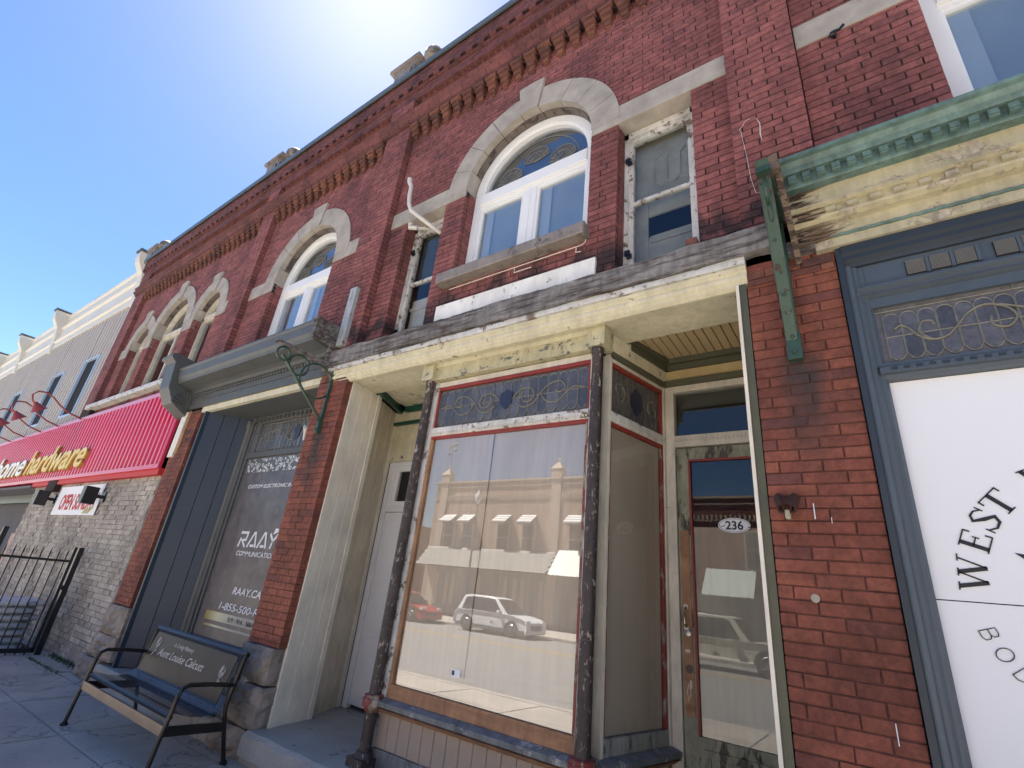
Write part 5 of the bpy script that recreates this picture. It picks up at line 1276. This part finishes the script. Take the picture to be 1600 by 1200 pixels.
bx = B(ROT).prof_z(8.7, 9.75, [(-22.1, .5), (-20.0, .5), (-20.0, 1.6), (-22.1, 1.6)]).build('roof_box', 'cream_metal', hs); B(ROT).box(-22.2, -19.9, .42, 1.7, 9.75, 9.83).build('roof_cap', 'coping', bx); B().lathe(-20.6, .8, [(.1, 9.8), (.1, 10.05), (.16, 10.06), (.16, 10.12)], 10).build('roof_vent', 'coping', bx)
# split-face brick wall of the store
gb = []
bricks2 = gb; CH2, BL2 = .078, .26
z = G(-12) - .05; r = 0
while z < 2.86:
    x = -16.2 - (BL2 / 2 if r % 2 else 0)
    while x < -9.12:
        a, c = max(x, -16.2) + .005, min(x + BL2, -9.12) - .005
        # slanting right edge towards the pier foot
        if c - a > .04: gb.append((a, c, .12 + random.uniform(-.012, .006), .18, z + .004, min(z + CH2, 2.86) - .004, 'greybrick'))
        x += BL2
    z += CH2; r += 1
x = None
B().box(-16.2, -9.11, .132, .4, -.1, 2.9).build('wall', 'mortar_grey', hs)
B().box(-9.12, -8.74, .14, .4, .0, 3.7).build('wall_end', 'mortar_low', hs)
fieldb = []
tmp = bricks; bricks = []
field(-9.10, -8.73, .9, 3.6, .135, .05, mat='brick_low'); extra = bricks; bricks = tmp
emit(gb + extra, hs, 300, 'wall_brick', 'wall_brick_field')
B().box(-40, -16.2, .9, 1.0, -.1, 4.2).box(-40, -16.2, .0, 1.0, 2.72, 2.78).build('entrance_back', 'interior', hs)
B().box(-18.6, -16.4, .7, .85, 1.8, 2.5).build('entrance_panel', 'greybrick', hs); B().box(-19, -16.4, .6, .85, 0.1, 1.7).build('entrance_door', 'pole_red', hs); B().box(-40, -16.25, .55, .7, 2.5, 2.72).build('entrance_header', 'coping', hs)
# red corrugated sign fascia
sg = thing('store_sign', 'long red corrugated sign fascia with the store name in yellow and white letters', 'sign')
b = B(); ribbed(b, -30, -8.99, 2.90, 4.20, .05, .19, .07); b.build('sign_panel', 'red_metal', sg)
B().box(-30, -8.97, -.02, .13, 4.20, 4.28).build('top_trim', 'pink_trim', sg) if 'pink_trim' in M else B().box(-30, -8.97, -.02, .13, 4.20, 4.28).build('top_trim', 'red_metal', sg)
B().box(-30, -8.97, -.02, .13, 2.83, 2.90).build('bottom_trim', 'red_metal', sg); B().box(-8.99, -8.97, -.015, .13, 2.9, 4.2).build('end_cap', 'red_metal', sg)
B().box(-30, -8.97, .03, .13, 2.84, 4.25).build('sign_back', 'red_metal', sg)
B().box(-16.2, -9.0, .02, .14, 2.74, 2.828).build('lower_trim', 'red_print', sg)
def signword(word, x, z, size, width, mat, side, yy):
    text(word, side, (x + .02, yy + .02, z - .02), size, .03, .30, sg, 'letter_back', width=width, bold=.012)  # thicker offset copy that gives the letters their brown-yellow sides
    text(word, mat, (x, yy - .018, z), size, .006, .30, sg, 'letter', width=width, bold=.012)
signword('hardware', -17.15, 3.06, .82, 4.35, 'letter_yellow', 'letter_side', -.05)
signword('home', -20.6, 3.06, .82, 3.2, 'letter_white', 'letter_side', -.05)
# swan-neck lamps above the sign
lampg = 'red swan-neck lamps above the store sign'
labs = ['rightmost red swan-neck lamp arching above the store sign', 'second red swan-neck lamp from the right above the store sign', 'third red swan-neck lamp from the right above the store sign', 'fourth red swan-neck lamp from the right above the store sign', 'fifth red swan-neck lamp from the right above the store sign']
def swan(x, label):
    t = thing('sign_lamp', label, 'lamp', lampg); t.location = (x, .02, 4.25)
    pts = [(0, 0, -.02), (0, -.12, .02), (0, -.3, .06), (0, -.5, .17), (0, -.66, .3), (0, -.80, .36), (0, -.93, .34), (0, -1.0, .24), (0, -.96, .12), (0, -.86, .03)]
    B().tube(pts, .018, 8).build('arm', 'pole_red', t, smooth=True)
    q = B(); q.lathe(0, 0, [(.03, .10), (.045, .06), (.10, -.02), (.15, -.10), (.14, -.10), (.05, .0)], 14); h = q.build('lamp_shade', 'pole_red', t, smooth=True)
    h.matrix_local = Matrix.Translation((0, -.84, .02)) @ Matrix.Rotation(math.radians(38), 4, 'X')
    return t
proto = swan(-14.47, labs[0])
for k, x in enumerate((-16.2, -17.75, -19.4, -21.0)):
    t = proto.copy(); C.objects.link(t); t.location = (x, .02, 4.25); t['label'] = labs[k + 1]
    for ch in proto.children:
        c = ch.copy(); C.objects.link(c); c.parent = t
# banner and two wall lights
bn = thing('banner', 'white banner reading OPEN SUN in red on the pale brick wall', 'sign')
B().box(-13.95, -11.35, .085, .092, 2.11, 2.68).build('sheet', 'paper_white', bn)
text('OPEN SUNDAY', 'red_print', (-13.62, .082, 2.22), .42, .001, .08, bn, 'lettering', width=3.0 * .72, bold=.012)
q = B(); q.prof_y(.080, .084, [(-12.02, 2.14), (-11.85, 2.28), (-11.7, 2.2), (-11.55, 2.3), (-11.5, 2.24), (-11.7, 2.14)]); q.build('gold_emblem', 'gold', bn)
for (x, lb) in ((-14.25, 'black box wall light at the left of the OPEN SUN banner'), (-11.25, 'black box wall light covering the right end of the OPEN SUN banner')):
    t = thing('wall_light', lb, 'lamp', 'black box lights on the pale brick wall')
    B().box(x - .16, x + .02, -.20, .0, 2.28, 2.58).build('housing', 'blackmetal', t, bev=.01); B().box(x - .04, x + .0, .0, .12, 2.40, 2.46).box(x - .1, x + .06, .09, .12, 2.34, 2.52).build('mount', 'blackmetal', t)
# iron gate standing square to the wall
gt = thing('iron_gate', 'black spear-topped iron gate standing out from the pale brick wall', 'gate')
XG = -10.66; gz = G(XG)
B().box(XG - .03, XG + .03, -.10, -.03, gz, 1.56).build('post', 'blackmetal', gt); B().box(XG - .02, XG + .02, -.16, -.12, gz + .03, 1.56).build('hinge_stile', 'blackmetal', gt)
B().box(XG - .018, XG + .018, -1.9, -.14, 1.325, 1.36).build('rail', 'blackmetal', gt); B().box(XG - .02, XG + .02, -1.9, -.14, gz + .03, gz + .09).build('rail', 'blackmetal', gt)
q = B(); q.box(XG - .008, XG + .008, -.008, .008, 0, 1.42); q.add([(XG - .012, -.012, 1.42), (XG + .012, -.012, 1.42), (XG + .012, .012, 1.42), (XG - .012, .012, 1.42), (XG, 0, 1.53)], [(0, 1, 4), (1, 2, 4), (2, 3, 4), (3, 0, 4)]); pm = q.mesh('picket', M['blackmetal'])
for k in range(15):
    o = bpy.data.objects.new('picket', pm); C.objects.link(o); o.parent = gt; o.location = (0, -.22 - k * .108, gz)
B().box(XG - .04, XG + .06, -.13, -.05, .92, .98).build('latch', 'blackmetal', gt)
B().box(XG - .03, XG + .03, -1.1, -1.04, gz, 1.75).build('post', 'blackmetal', gt)
# stacked bags
bl_ = ['topmost white plastic bag of the stack behind the iron gate', 'second bag from the top of the stack behind the iron gate', 'third bag from the top, with a printed ring, behind the iron gate', 'fourth bag from the top of the stack behind the iron gate', 'fifth bag from the top of the stack behind the iron gate', 'sixth bag from the top of the stack behind the iron gate', 'lowest bag of the stack behind the iron gate']
for k in range(7):
    rnd = random.Random(k); zc_ = G(-11.5) + .66 - .105 * k; yo = rnd.uniform(-.05, .03) - .03 * k * .3
    n1, n2 = 18, 8; vs = []; fs = []
    for i in range(n1):
        for j in range(n2 + 1):
            a = 2 * PI * i / n1; v = PI * j / n2
            sx = abs(math.cos(a)) ** .5 * (1 if math.cos(a) > 0 else -1); sy = abs(math.sin(a)) ** .5 * (1 if math.sin(a) > 0 else -1); rr = math.sin(v) ** .45
            vs.append((-11.55 + .42 * sx * rr + rnd.uniform(-.008, .008), -.42 + yo + .36 * sy * rr + rnd.uniform(-.01, .01), zc_ - .062 * math.cos(v) + rnd.uniform(-.007, .007)))
    for i in range(n1):
        for j in range(n2): a = i * (n2 + 1) + j; c = ((i + 1) % n1) * (n2 + 1) + j; fs.append((a, c, c + 1, a + 1))
    bag = B().add(vs, fs).build('bag', 'bag', None, smooth=True); tag(bag, bl_[k], 'bag', 'plastic bags stacked behind the gate')
    if k in (0, 2):
        q = B(); q.tube([(-11.125, -.28 + yo + .05 * math.cos(2 * PI * i / 12), zc_ + .035 * math.sin(2 * PI * i / 12)) for i in range(12)], .006, 5, closed=True); q.build('printed_ring', 'navy_paint', bag)
B().box(-12.2, -11.1, -.8, -.03, G(-11.5), G(-11.5) + .03).build('pallet', 'wood_grey'); tag(bpy.data.objects['pallet'], 'low grey pallet under the stack of bags', 'pallet')
# weeds along the wall foot
q = B(); rnd = random.Random(9)
for k in range(520):
    u = rnd.random()
    if u < .7: x = rnd.uniform(-10.5, -8.95); y_ = .10 - abs(rnd.gauss(0, .05))
    else: x = rnd.uniform(-10.4, -9.0); y_ = -.22 + rnd.gauss(0, .02)
    h = rnd.uniform(.02, .07) * (1 if u < .7 else .5); a = rnd.uniform(0, 6.3); z_ = G(x, y_)
    q.add([(x + .006 * math.cos(a), y_ + .006 * math.sin(a), z_), (x - .006 * math.cos(a), y_ - .006 * math.sin(a), z_), (x + rnd.uniform(-.03, .03), y_ + rnd.uniform(-.03, .02), z_ + h)], [(0, 1, 2)])
gr = q.build('weeds', 'grass', None, kind='stuff'); tag(gr, 'short green weeds in the joint at the foot of the pale brick wall', 'weeds')

# ------------------------------------------------------------------ memorial bench
bn = thing('memorial_bench', 'black metal memorial bench with engraved bronze backrest on the sidewalk', 'bench')
BX0, BX1 = -6.47, -4.64
def gz_(x, y): return G(x, y)
for x in (BX0, BX1):
    s_ = 1
    zf = gz_(x, -.78); 
    q = B(); q.tube([(x, -.80, zf), (x, -.775, .30), (x, -.745, .50), (x, -.735, .60), (x, -.715, .65), (x, -.67, .672), (x, -.5, .665), (x, -.29, .645)], .017, 10); q.build('leg', 'bench_metal', bn, smooth=True)
    q = B(); q.tube([(x, -.21, gz_(x, -.2)), (x, -.30, .38), (x, -.325, .50), (x, -.265, .87)], .017, 10); q.build('leg', 'bench_metal', bn, smooth=True)
    q = B(); q.lathe(x, -.80, [(.032, zf - .002), (.032, zf + .012), (.015, zf + .03)], 10); q.lathe(x, -.21, [(.032, gz_(x, -.2) - .002), (.032, gz_(x, -.2) + .012), (.015, gz_(x, -.2) + .03)], 10); q.build('foot', 'bench_metal', bn)
    q = B(); q.add([(x - .012, -.77, .335), (x + .012, -.77, .335), (x + .012, -.29, .315), (x - .012, -.29, .315), (x - .012, -.765, .40), (x + .012, -.765, .40), (x + .012, -.29, .38), (x - .012, -.29, .38)], [(0, 3, 2, 1), (4, 5, 6, 7), (0, 1, 5, 4), (1, 2, 6, 5), (2, 3, 7, 6), (3, 0, 4, 7)]); q.build('side_rail', 'bench_metal', bn)
B().box(BX0, BX1, -.775, -.762, .335, .405).build('front_rail', 'bench_rail_lit', bn)
B().tube([(BX0, -.74, .455), (BX1, -.74, .455)], .016, 8).build('seat_edge', 'bench_metal', bn, smooth=True)
B().tube([(BX0, -.262, .875), (BX1 + .02, -.262, .875)], .02, 8).build('top_rail', 'bench_metal', bn, smooth=True)
B().tube([(BX0, -.40, .435), (BX1, -.40, .435)], .014, 8).build('seat_edge', 'bench_metal', bn, smooth=True)
# seat strips running front to back, curled over both edges
sm = B(); sp = [(-.735, .435), (-.757, .45), (-.76, .468), (-.745, .482), (-.70, .478), (-.60, .448), (-.50, .436), (-.42, .447), (-.385, .475), (-.36, .50)]
vs = []; fs = []
for (yy_, zz) in sp: vs += [(-.007, yy_, zz), (.007, yy_, zz)]
for i in range(len(sp) - 1): fs.append((2 * i, 2 * i + 1, 2 * i + 3, 2 * i + 2))
sm.add(vs, fs); v2 = [(v[0], v[1], v[2] - .004) for v in vs]; sm.add(v2, [f[::-1] for f in fs]); smesh = sm.mesh('seat_strip', M['bench_strip'] if 'bench_strip' in M else M['bench_metal'])
n = 62
for k in range(n):
    o = bpy.data.objects.new('seat_strip', smesh); C.objects.link(o); o.parent = bn; o.location = (BX0 + .02 + (BX1 - BX0 - .04) * k / (n - 1), 0, 0)
sm2 = B(); sm2.add([(-.007, -.275, .84), (.007, -.275, .84), (.007, -.29, .87), (-.007, -.29, .87), (.007, -.262, .903), (-.007, -.262, .903), (.007, -.235, .885), (-.007, -.235, .885)], [(0, 1, 2, 3), (3, 2, 4, 5), (5, 4, 6, 7)]); tmesh = sm2.mesh('top_strip', M['bench_strip'])
for k in range(n):
    o = bpy.data.objects.new('top_strip', tmesh); C.objects.link(o); o.parent = bn; o.location = (BX0 + .02 + (BX1 - BX0 - .04) * k / (n - 1), 0, 0)
# back plate, tilted
import mathutils
pb, pt = (-.365, .47), (-.275, .845)
tilt = math.atan2(pt[0] - pb[0], pt[1] - pb[1])
mtB = Matrix.Translation((0, pb[0], pb[1])) @ Matrix.Rotation(-tilt, 4, 'X'); Hb = math.hypot(pt[0] - pb[0], pt[1] - pb[1])
bp = B(mtB).box(BX0 + .05, BX1 - .10, 0, .006, .01, Hb).build('back_plate', 'bench_bronze', bn)
def btext(s_, x, z, size, width, sh=.35):
    o = text(s_, 'silver_text', (0, 0, 0), size, .0008, sh, None, 'engraving', width=width); o.parent = bp; o.matrix_world = mtB @ Matrix.Translation((x, -.002, z)) @ Matrix.Rotation(PI / 2, 4, 'X') @ Matrix.Diagonal((width / max(1e-6, (max(v.co.x for v in o.data.vertices) - min(v.co.x for v in o.data.vertices))), 1, 1, 1))
btext('In Loving Memory', -5.93, .30, .055, .42); btext('Aunt Louise Calcutt', -6.18, .19, .10, .98)
q = B(mtB)
for cx, cz in ((-6.27, .30), (-4.87, .25)):
    for r in (.02, .035, .05): q.tube([(cx + r * .8 * math.cos(2 * PI * k / 10 + r * 40), -.003, cz + r * math.sin(2 * PI * k / 10 + r * 40)) for k in range(9)], .004, 4)
    q.tube([(cx, -.003, cz - .05), (cx - .02, -.003, cz - .12), (cx - .05, -.003, cz - .13)], .004, 4); q.tube([(cx - .01, -.003, cz - .09), (cx + .03, -.003, cz - .07)], .006, 4)
q.build('rose_engraving', 'silver_text', bp)
# notice box behind the bench at the pier
tag(B().box(-4.98, -4.93 + .02, -.06, -.0, .52, .66).build('socket_plate', 'cream_frame'), 'small cream socket plate on the stone pier behind the bench', 'socket')

# ------------------------------------------------------------------ across the street (seen in the glass)
def far_building(name, label, x0, x1, H, wallm, trimm, wins, awn, y=-25.1):
    t = thing(name, label, 'building'); zb = G2((x0 + x1) / 2) - .3
    B().box(x0, x1, y - 12, y, zb, H).build('wall', wallm, t)
    B().box(x0 - .1, x1 + .1, y - .3, y + .15, H, H + .12).box(x0, x1, y - .05, y + .08, H - .35, H - .28).box(x0, x1, y, y + .06, H - 1.3, H - 1.2).build('parapet', trimm, t)
    q = B(); x = x0 + .2
    while x < x1 - .3: q.box(x, x + .12, y, y + .1, H - 1.2, H - .95); x += .25
    q.build('corbel', trimm, t, kind='stuff')
    for x in wins:
        f = B().box(x - .55, x + .55, y, y + .05, 3.95, 6.0).build('window', trimm, t); B().box(x - .45, x + .45, y + .05, y + .06, 4.05, 5.9).build('pane', 'car_glass', f); B().box(x - .45, x + .45, y + .06, y + .09, 4.95, 5.02).build('sash_bar', trimm, f)
        if awn:
            a_ = B().prof_x(x - .6, x + .6, [(y + .02, 6.5), (y + .75, 5.95), (y + .75, 5.85), (y + .02, 5.9)]).build('awning', 'shop_dark', f)
            st_ = B()
            for q_ in range(3): u0, u1 = q_ / 3, q_ / 3 + .2; st_.add([(x - .6, y + .03 + .73 * u0, 6.51 - .55 * u0), (x + .6, y + .03 + .73 * u0, 6.51 - .55 * u0), (x + .6, y + .03 + .73 * u1, 6.51 - .55 * u1), (x - .6, y + .03 + .73 * u1, 6.51 - .55 * u1)], [(0, 3, 2, 1)])
            st_.build('awning_stripe', 'awning_white', f, kind='stuff')
    return t
M['awning_white'] = plain('awning_white', (.75, .75, .72, 1), .6, .05, 2, 0)
f1 = far_building('far_building', 'tan two-storey building with shingled shop roof seen mirrored in the display glass', -27.8, -13.2, 8.9, 'tan_wall', 'tan_trim', (-25.9, -24.1, -20.9, -18.8, -15.2), True)
for x in (-26.9, -16.8):
    q = B(); q.box(x - .4, x + .4, -25.5, -24.9, 8.9, 9.6); q.add([(x - .45, -25.55, 9.6), (x + .45, -25.55, 9.6), (x + .45, -24.85, 9.6), (x - .45, -24.85, 9.6), (x, -25.2, 10.2)], [(0, 1, 4), (1, 2, 4), (2, 3, 4), (3, 0, 4)]); q.sphere((x, -25.2, 10.27), .12, 8, 6); q.build('finial', 'tan_trim', f1)
    B().box(x - .35, x + .35, -25.1, -24.98, 0, 8.9).build('pier', 'tan_trim', f1)
# shingled mansard over the far shop
q = B(); rnd = random.Random(2); ya, za, yb_, zb_ = -24.95, 4.15, -23.9, 2.85
for r in range(9):
    t0, t1 = r / 9, (r + 1) / 9 + .05; x = -27.6 + (r % 2) * .15
    while x < -16.6:
        j = rnd.uniform(-.015, .02)
        q.add([(x, ya + (yb_ - ya) * t0 + .01, za + (zb_ - za) * t0 + .02), (x + .28, ya + (yb_ - ya) * t0 + .01, za + (zb_ - za) * t0 + .02), (x + .28, ya + (yb_ - ya) * t1 + .03, za + (zb_ - za) * t1 + .05 + j), (x, ya + (yb_ - ya) * t1 + .03, za + (zb_ - za) * t1 + .05 + j)], [(0, 1, 2, 3)]); x += .3
q.build('shingle', 'shingle', f1, kind='stuff'); B().prof_x(-27.6, -16.6, [(-25.1, 4.1), (-23.95, 2.8), (-25.1, 2.8)]).build('mansard_core', 'shop_dark', f1)
B().box(-27.4, -13.4, -25.09, -25.02, -.3, 2.8).build('shop_panelling', 'shop_dark', f1)
q = B()
for x in (-26.5, -25.5, -24.9, -22.6, -20.4, -19.6, -19, -17.6): q.box(x, x + .35, -25.02, -24.98, .3, 2.4)
q.build('shop_window', 'tan_trim', f1)
def metal_awning(x0, x1, label_parent, za=4.3, zb=2.75):
    q = B(); x = x0
    while x < x1 - .01: q.prof_y(0, 1, []) if False else q.add([(x, -25.0, za), (x + .02, -25.0, za + .05), (x + .32, -25.0, za), (x, -23.7, zb), (x + .02, -23.7, zb + .05), (x + .32, -23.7, zb)], [(1, 0, 3, 4), (2, 1, 4, 5)]); x += .32
    q.build('metal_awning', 'awning_green', label_parent)
metal_awning(-16.3, -13.3, f1)
f2 = far_building('far_building', 'darker brick building with ribbed metal awning mirrored in the 236 door', -13.1, 2.5, 7.8, 'brick_low', 'tan_trim', (-11, -8.8, -5.2, -3, -.8), False)
metal_awning(-7.8, -5.4, f2, 3.9, 2.5); B().box(-13.0, 2.3, -25.09, -25.03, -.2, 2.8).build('shop_panelling', 'shop_dark', f2)
f3 = far_building('far_building', 'pale rendered building at the right across the street', 2.7, 30, 8.4, 'tan_wall', 'tan_trim', (5, 8, 11, 15, 19, 24), False)
f4 = far_building('far_building', 'distant low brick building left across the street beyond the gap', -62, -33, 6.2, 'brick_low', 'tan_trim', (-58, -54, -50, -46, -42, -38), False)
# street lamp in front of it
lp = thing('street_lamp', 'slim grey street lamp before the tan building across the street', 'street lamp')
q = B(); q.lathe(-19.7, -20.5, [(.09, G2(-19.7)), (.07, 2), (.05, 6.4)], 10); q.build('pole', 'coping', lp, smooth=True); q = B(); q.lathe(-19.7, -20.5, [(.06, 6.4), (.16, 6.6), (.2, 6.9), (.08, 7.1), (.02, 7.3)], 10); q.build('lantern', 'awning_white', lp, smooth=True)
lp2 = thing('lightning_mast', 'thin decorated metal mast on the left finial of the tan building', 'mast'); q = B(); q.tube([(-26.9, -25.2, 10.3), (-26.9, -25.2, 12.2)], .05, 6); q.build('mast', 'coping', lp2); q = B()
for k in range(4): q.sphere((-26.9 + (.35 if k % 2 else -.3), -25.2, 11.4 + .25 * k), .13, 6, 5)
q.box(-27.2, -26.5, -25.24, -25.16, 12.0, 12.08); q.build('ornament', 'coping', lp2)
# cars: lofted bodies
def car(name, label, cat, x, y, L, H, W, kind, paint, facing=1):
    """side outline lofted to a tapered cabin; facing +1 = nose towards +x"""
    t = thing(name, label, cat); zr = road_z(x, y)
    mt = Matrix.Translation((x, y, zr)) @ Matrix.Diagonal((facing, 1, 1, 1))
    gc = .22
    if kind == 'suv':
        lower = [(-.5, gc + .1), (-.5, .60), (-.485, .90), (-.30, .98), (.20, .98), (.30, .96), (.44, .86), (.49, .72), (.5, .45), (.49, gc)]
        cabin = [(-.465, .95), (-.40, H - .06), (-.30, H), (-.02, H), (.06, H - .05), (.24, .97)]
        glassp = [(-.40, .99), (-.365, H - .14), (-.29, H - .09), (-.03, H - .09), (.04, H - .13), (.175, .99)]
    elif kind == 'hatch':
        lower = [(-.5, gc + .1), (-.5, .6), (-.48, .9), (-.3, .94), (.16, .92), (.3, .86), (.44, .74), (.5, .6), (.5, gc)]
        cabin = [(-.45, .9), (-.36, H - .05), (-.22, H), (-.02, H), (.04, H - .05), (.24, .9)]
        glassp = [(-.36, .94), (-.32, H - .13), (-.22, H - .09), (-.03, H - .09), (.02, H - .12), (.17, .93)]
    else:
        lower = [(-.5, gc + .3), (-.5, 1.1), (-.12, 1.1), (-.1, 1.05), (.2, 1.05), (.3, 1.08), (.46, 1.0), (.5, .9), (.5, gc + .2)]
        cabin = [(-.13, 1.05), (-.11, H - .05), (-.07, H), (.10, H), (.14, H - .05), (.24, 1.05)]
        glassp = [(-.105, 1.1), (-.09, H - .12), (.09, H - .1), (.12, H - .14), (.185, 1.1)]
    b = B(mt); hw_ = W / 2
    lo = [(p[0] * L, p[1]) for p in lower]; n = len(lo)
    rows = [(-hw_ + .0, .94), (-hw_ + .0, 1)]
    vs = []; ring_y = [(-hw_ + .07, .97), (-hw_, 1), (hw_, 1), (hw_ - .07, .97)]
    for (yy_, s__) in ring_y:
        for (px, pz) in lo: vs.append((px * s__, yy_, gc + (pz - gc) * (1 if s__ == 1 else 1.015)))
    fs = [tuple(range(n)), tuple(range(4 * n - 1, 3 * n - 1, -1))]
    for r in range(3):
        for i in range(n): j = (i + 1) % n; fs.append((r * n + i, r * n + n + i, r * n + n + j, r * n + j))
    b.add(vs, fs)
    ca = [(p[0] * L, p[1]) for p in cabin]; n2 = len(ca); vs = []
    for sgn in (-1, 1):
        for (px, pz) in ca: k = (pz - .9) / (H - .9); vs.append((px, sgn * (hw_ - .04 - .2 * k), pz))
    fs = [tuple(range(n2)), tuple(range(2 * n2 - 1, n2 - 1, -1))] + [(i, n2 + i, n2 + (i + 1) % n2, (i + 1) % n2) for i in range(n2)]
    b.add(vs, fs); body = b.build('body', paint, t, smooth=True, bev=.03)
    g = B(mt)
    for sgn in (-1, 1):
        gp = [(p[0] * L, p[1]) for p in glassp]; vs = []
        for (px, pz) in gp: k = (pz - .9) / (H - .9); vs.append((px, sgn * (hw_ - .04 - .2 * k + .006), pz))
        g.add(vs, [tuple(range(len(gp))) if sgn > 0 else tuple(range(len(gp) - 1, -1, -1))])
    a0, a1 = ca[-2], ca[-1]
    g.add([(a0[0] + .03, -hw_ + .28, a0[1] - .02), (a0[0] + .03, hw_ - .28, a0[1] - .02), (a1[0] - .02, hw_ - .12, a1[1] + .05), (a1[0] - .02, -hw_ + .12, a1[1] + .05)], [(0, 3, 2, 1)]); g.build('window', 'car_glass', t)
    pl = B(mt)
    for px in ((-.02, ) if kind != 'suv' else (-.14, .02)):
        for sgn in (-1, 1): pl.add([(px * L - .04, sgn * (hw_ - .03), .98), (px * L + .05, sgn * (hw_ - .03), .98), (px * L + .04, sgn * (hw_ - .22), H - .05), (px * L - .02, sgn * (hw_ - .22), H - .05)], [(0, 1, 2, 3)])
    pl.build('pillar', 'tyre', t)
    if kind == 'suv': B(mt).box(-.46 * L, .47 * L, -hw_ - .006, hw_ + .006, gc, gc + .16).build('sill_cladding', 'coping', t)
    wr = .34 if kind != 'pickup' else .40
    wxs = ((-.30, .31) if kind == 'suv' else (-.31, .32) if kind == 'hatch' else (-.30, .33))
    for wx in wxs:
        for sgn in (-1, 1):
            q = B(); q.lathe(0, 0, [(wr * .7, -.11), (wr * .95, -.11), (wr, -.08), (wr, .08), (wr * .95, .11), (wr * .7, .11)], 22); o = q.build('wheel', 'tyre', t, smooth=True)
            o.matrix_world = mt @ Matrix.Translation((wx * L, sgn * (hw_ - .10), wr)) @ Matrix.Rotation(PI / 2, 4, 'X')
            q = B(); 
            for k in range(5):
                an = 2 * PI * k / 5; q.tube([(0, 0, 0), (wr * .66 * math.cos(an), wr * .66 * math.sin(an), 0)], [.045, .03], 5)
            q.tube([(wr * .67 * math.cos(2 * PI * k / 20), wr * .67 * math.sin(2 * PI * k / 20), 0) for k in range(20)], .025, 5, closed=True)
            r = q.build('rim', 'steel', o); r.matrix_world = mt @ Matrix.Translation((wx * L, sgn * (hw_ + .005), wr)) @ Matrix.Rotation(PI / 2, 4, 'X')
            B(mt).prof_y(sgn * (hw_ + .002) - .001, sgn * (hw_ + .002) + .001, [(wx * L + (wr + .07) * math.cos(PI * k / 12), wr + (wr + .07) * math.sin(PI * k / 12)) for k in range(13)]).build('wheel_arch', 'tyre', t)
    for sgn in (-1, 1):
        B(mt).box(.455 * L, .49 * L, sgn * (hw_ - .28) - .13, sgn * (hw_ - .28) + .13 + .08 * sgn, .70, .82).build('headlight', 'vinyl', t); B(mt).box(.12 * L, .16 * L, sgn * (hw_ + .06) - .07, sgn * (hw_ + .06) + .07, 1.0, 1.12).build('mirror', paint, t, bev=.02)
        B(mt).box(-.02 * L, .02 * L, sgn * (hw_ + .01) - .012, sgn * (hw_ + .01) + .012, .88, .91).build('door_handle', 'steel', t)
    B(mt).box(.46 * L, .502 * L, -.5, .5, .40, .62).build('grille', 'tyre', t)
    return t
car('parked_car', 'white compact SUV parked across the street, mirrored in the display glass', 'car', -15.9, -18.7, 4.5, 1.68, 1.84, 'suv', 'car_white')
car('parked_car', 'red hatchback parked behind the white SUV across the street', 'car', -22.6, -18.8, 4.1, 1.52, 1.75, 'hatch', 'car_red')
car('parked_truck', 'beige pickup truck parked across the street, mirrored in the 236 door', 'truck', -5.4, -16.6, 5.8, 1.85, 1.95, 'pickup', 'car_silver')
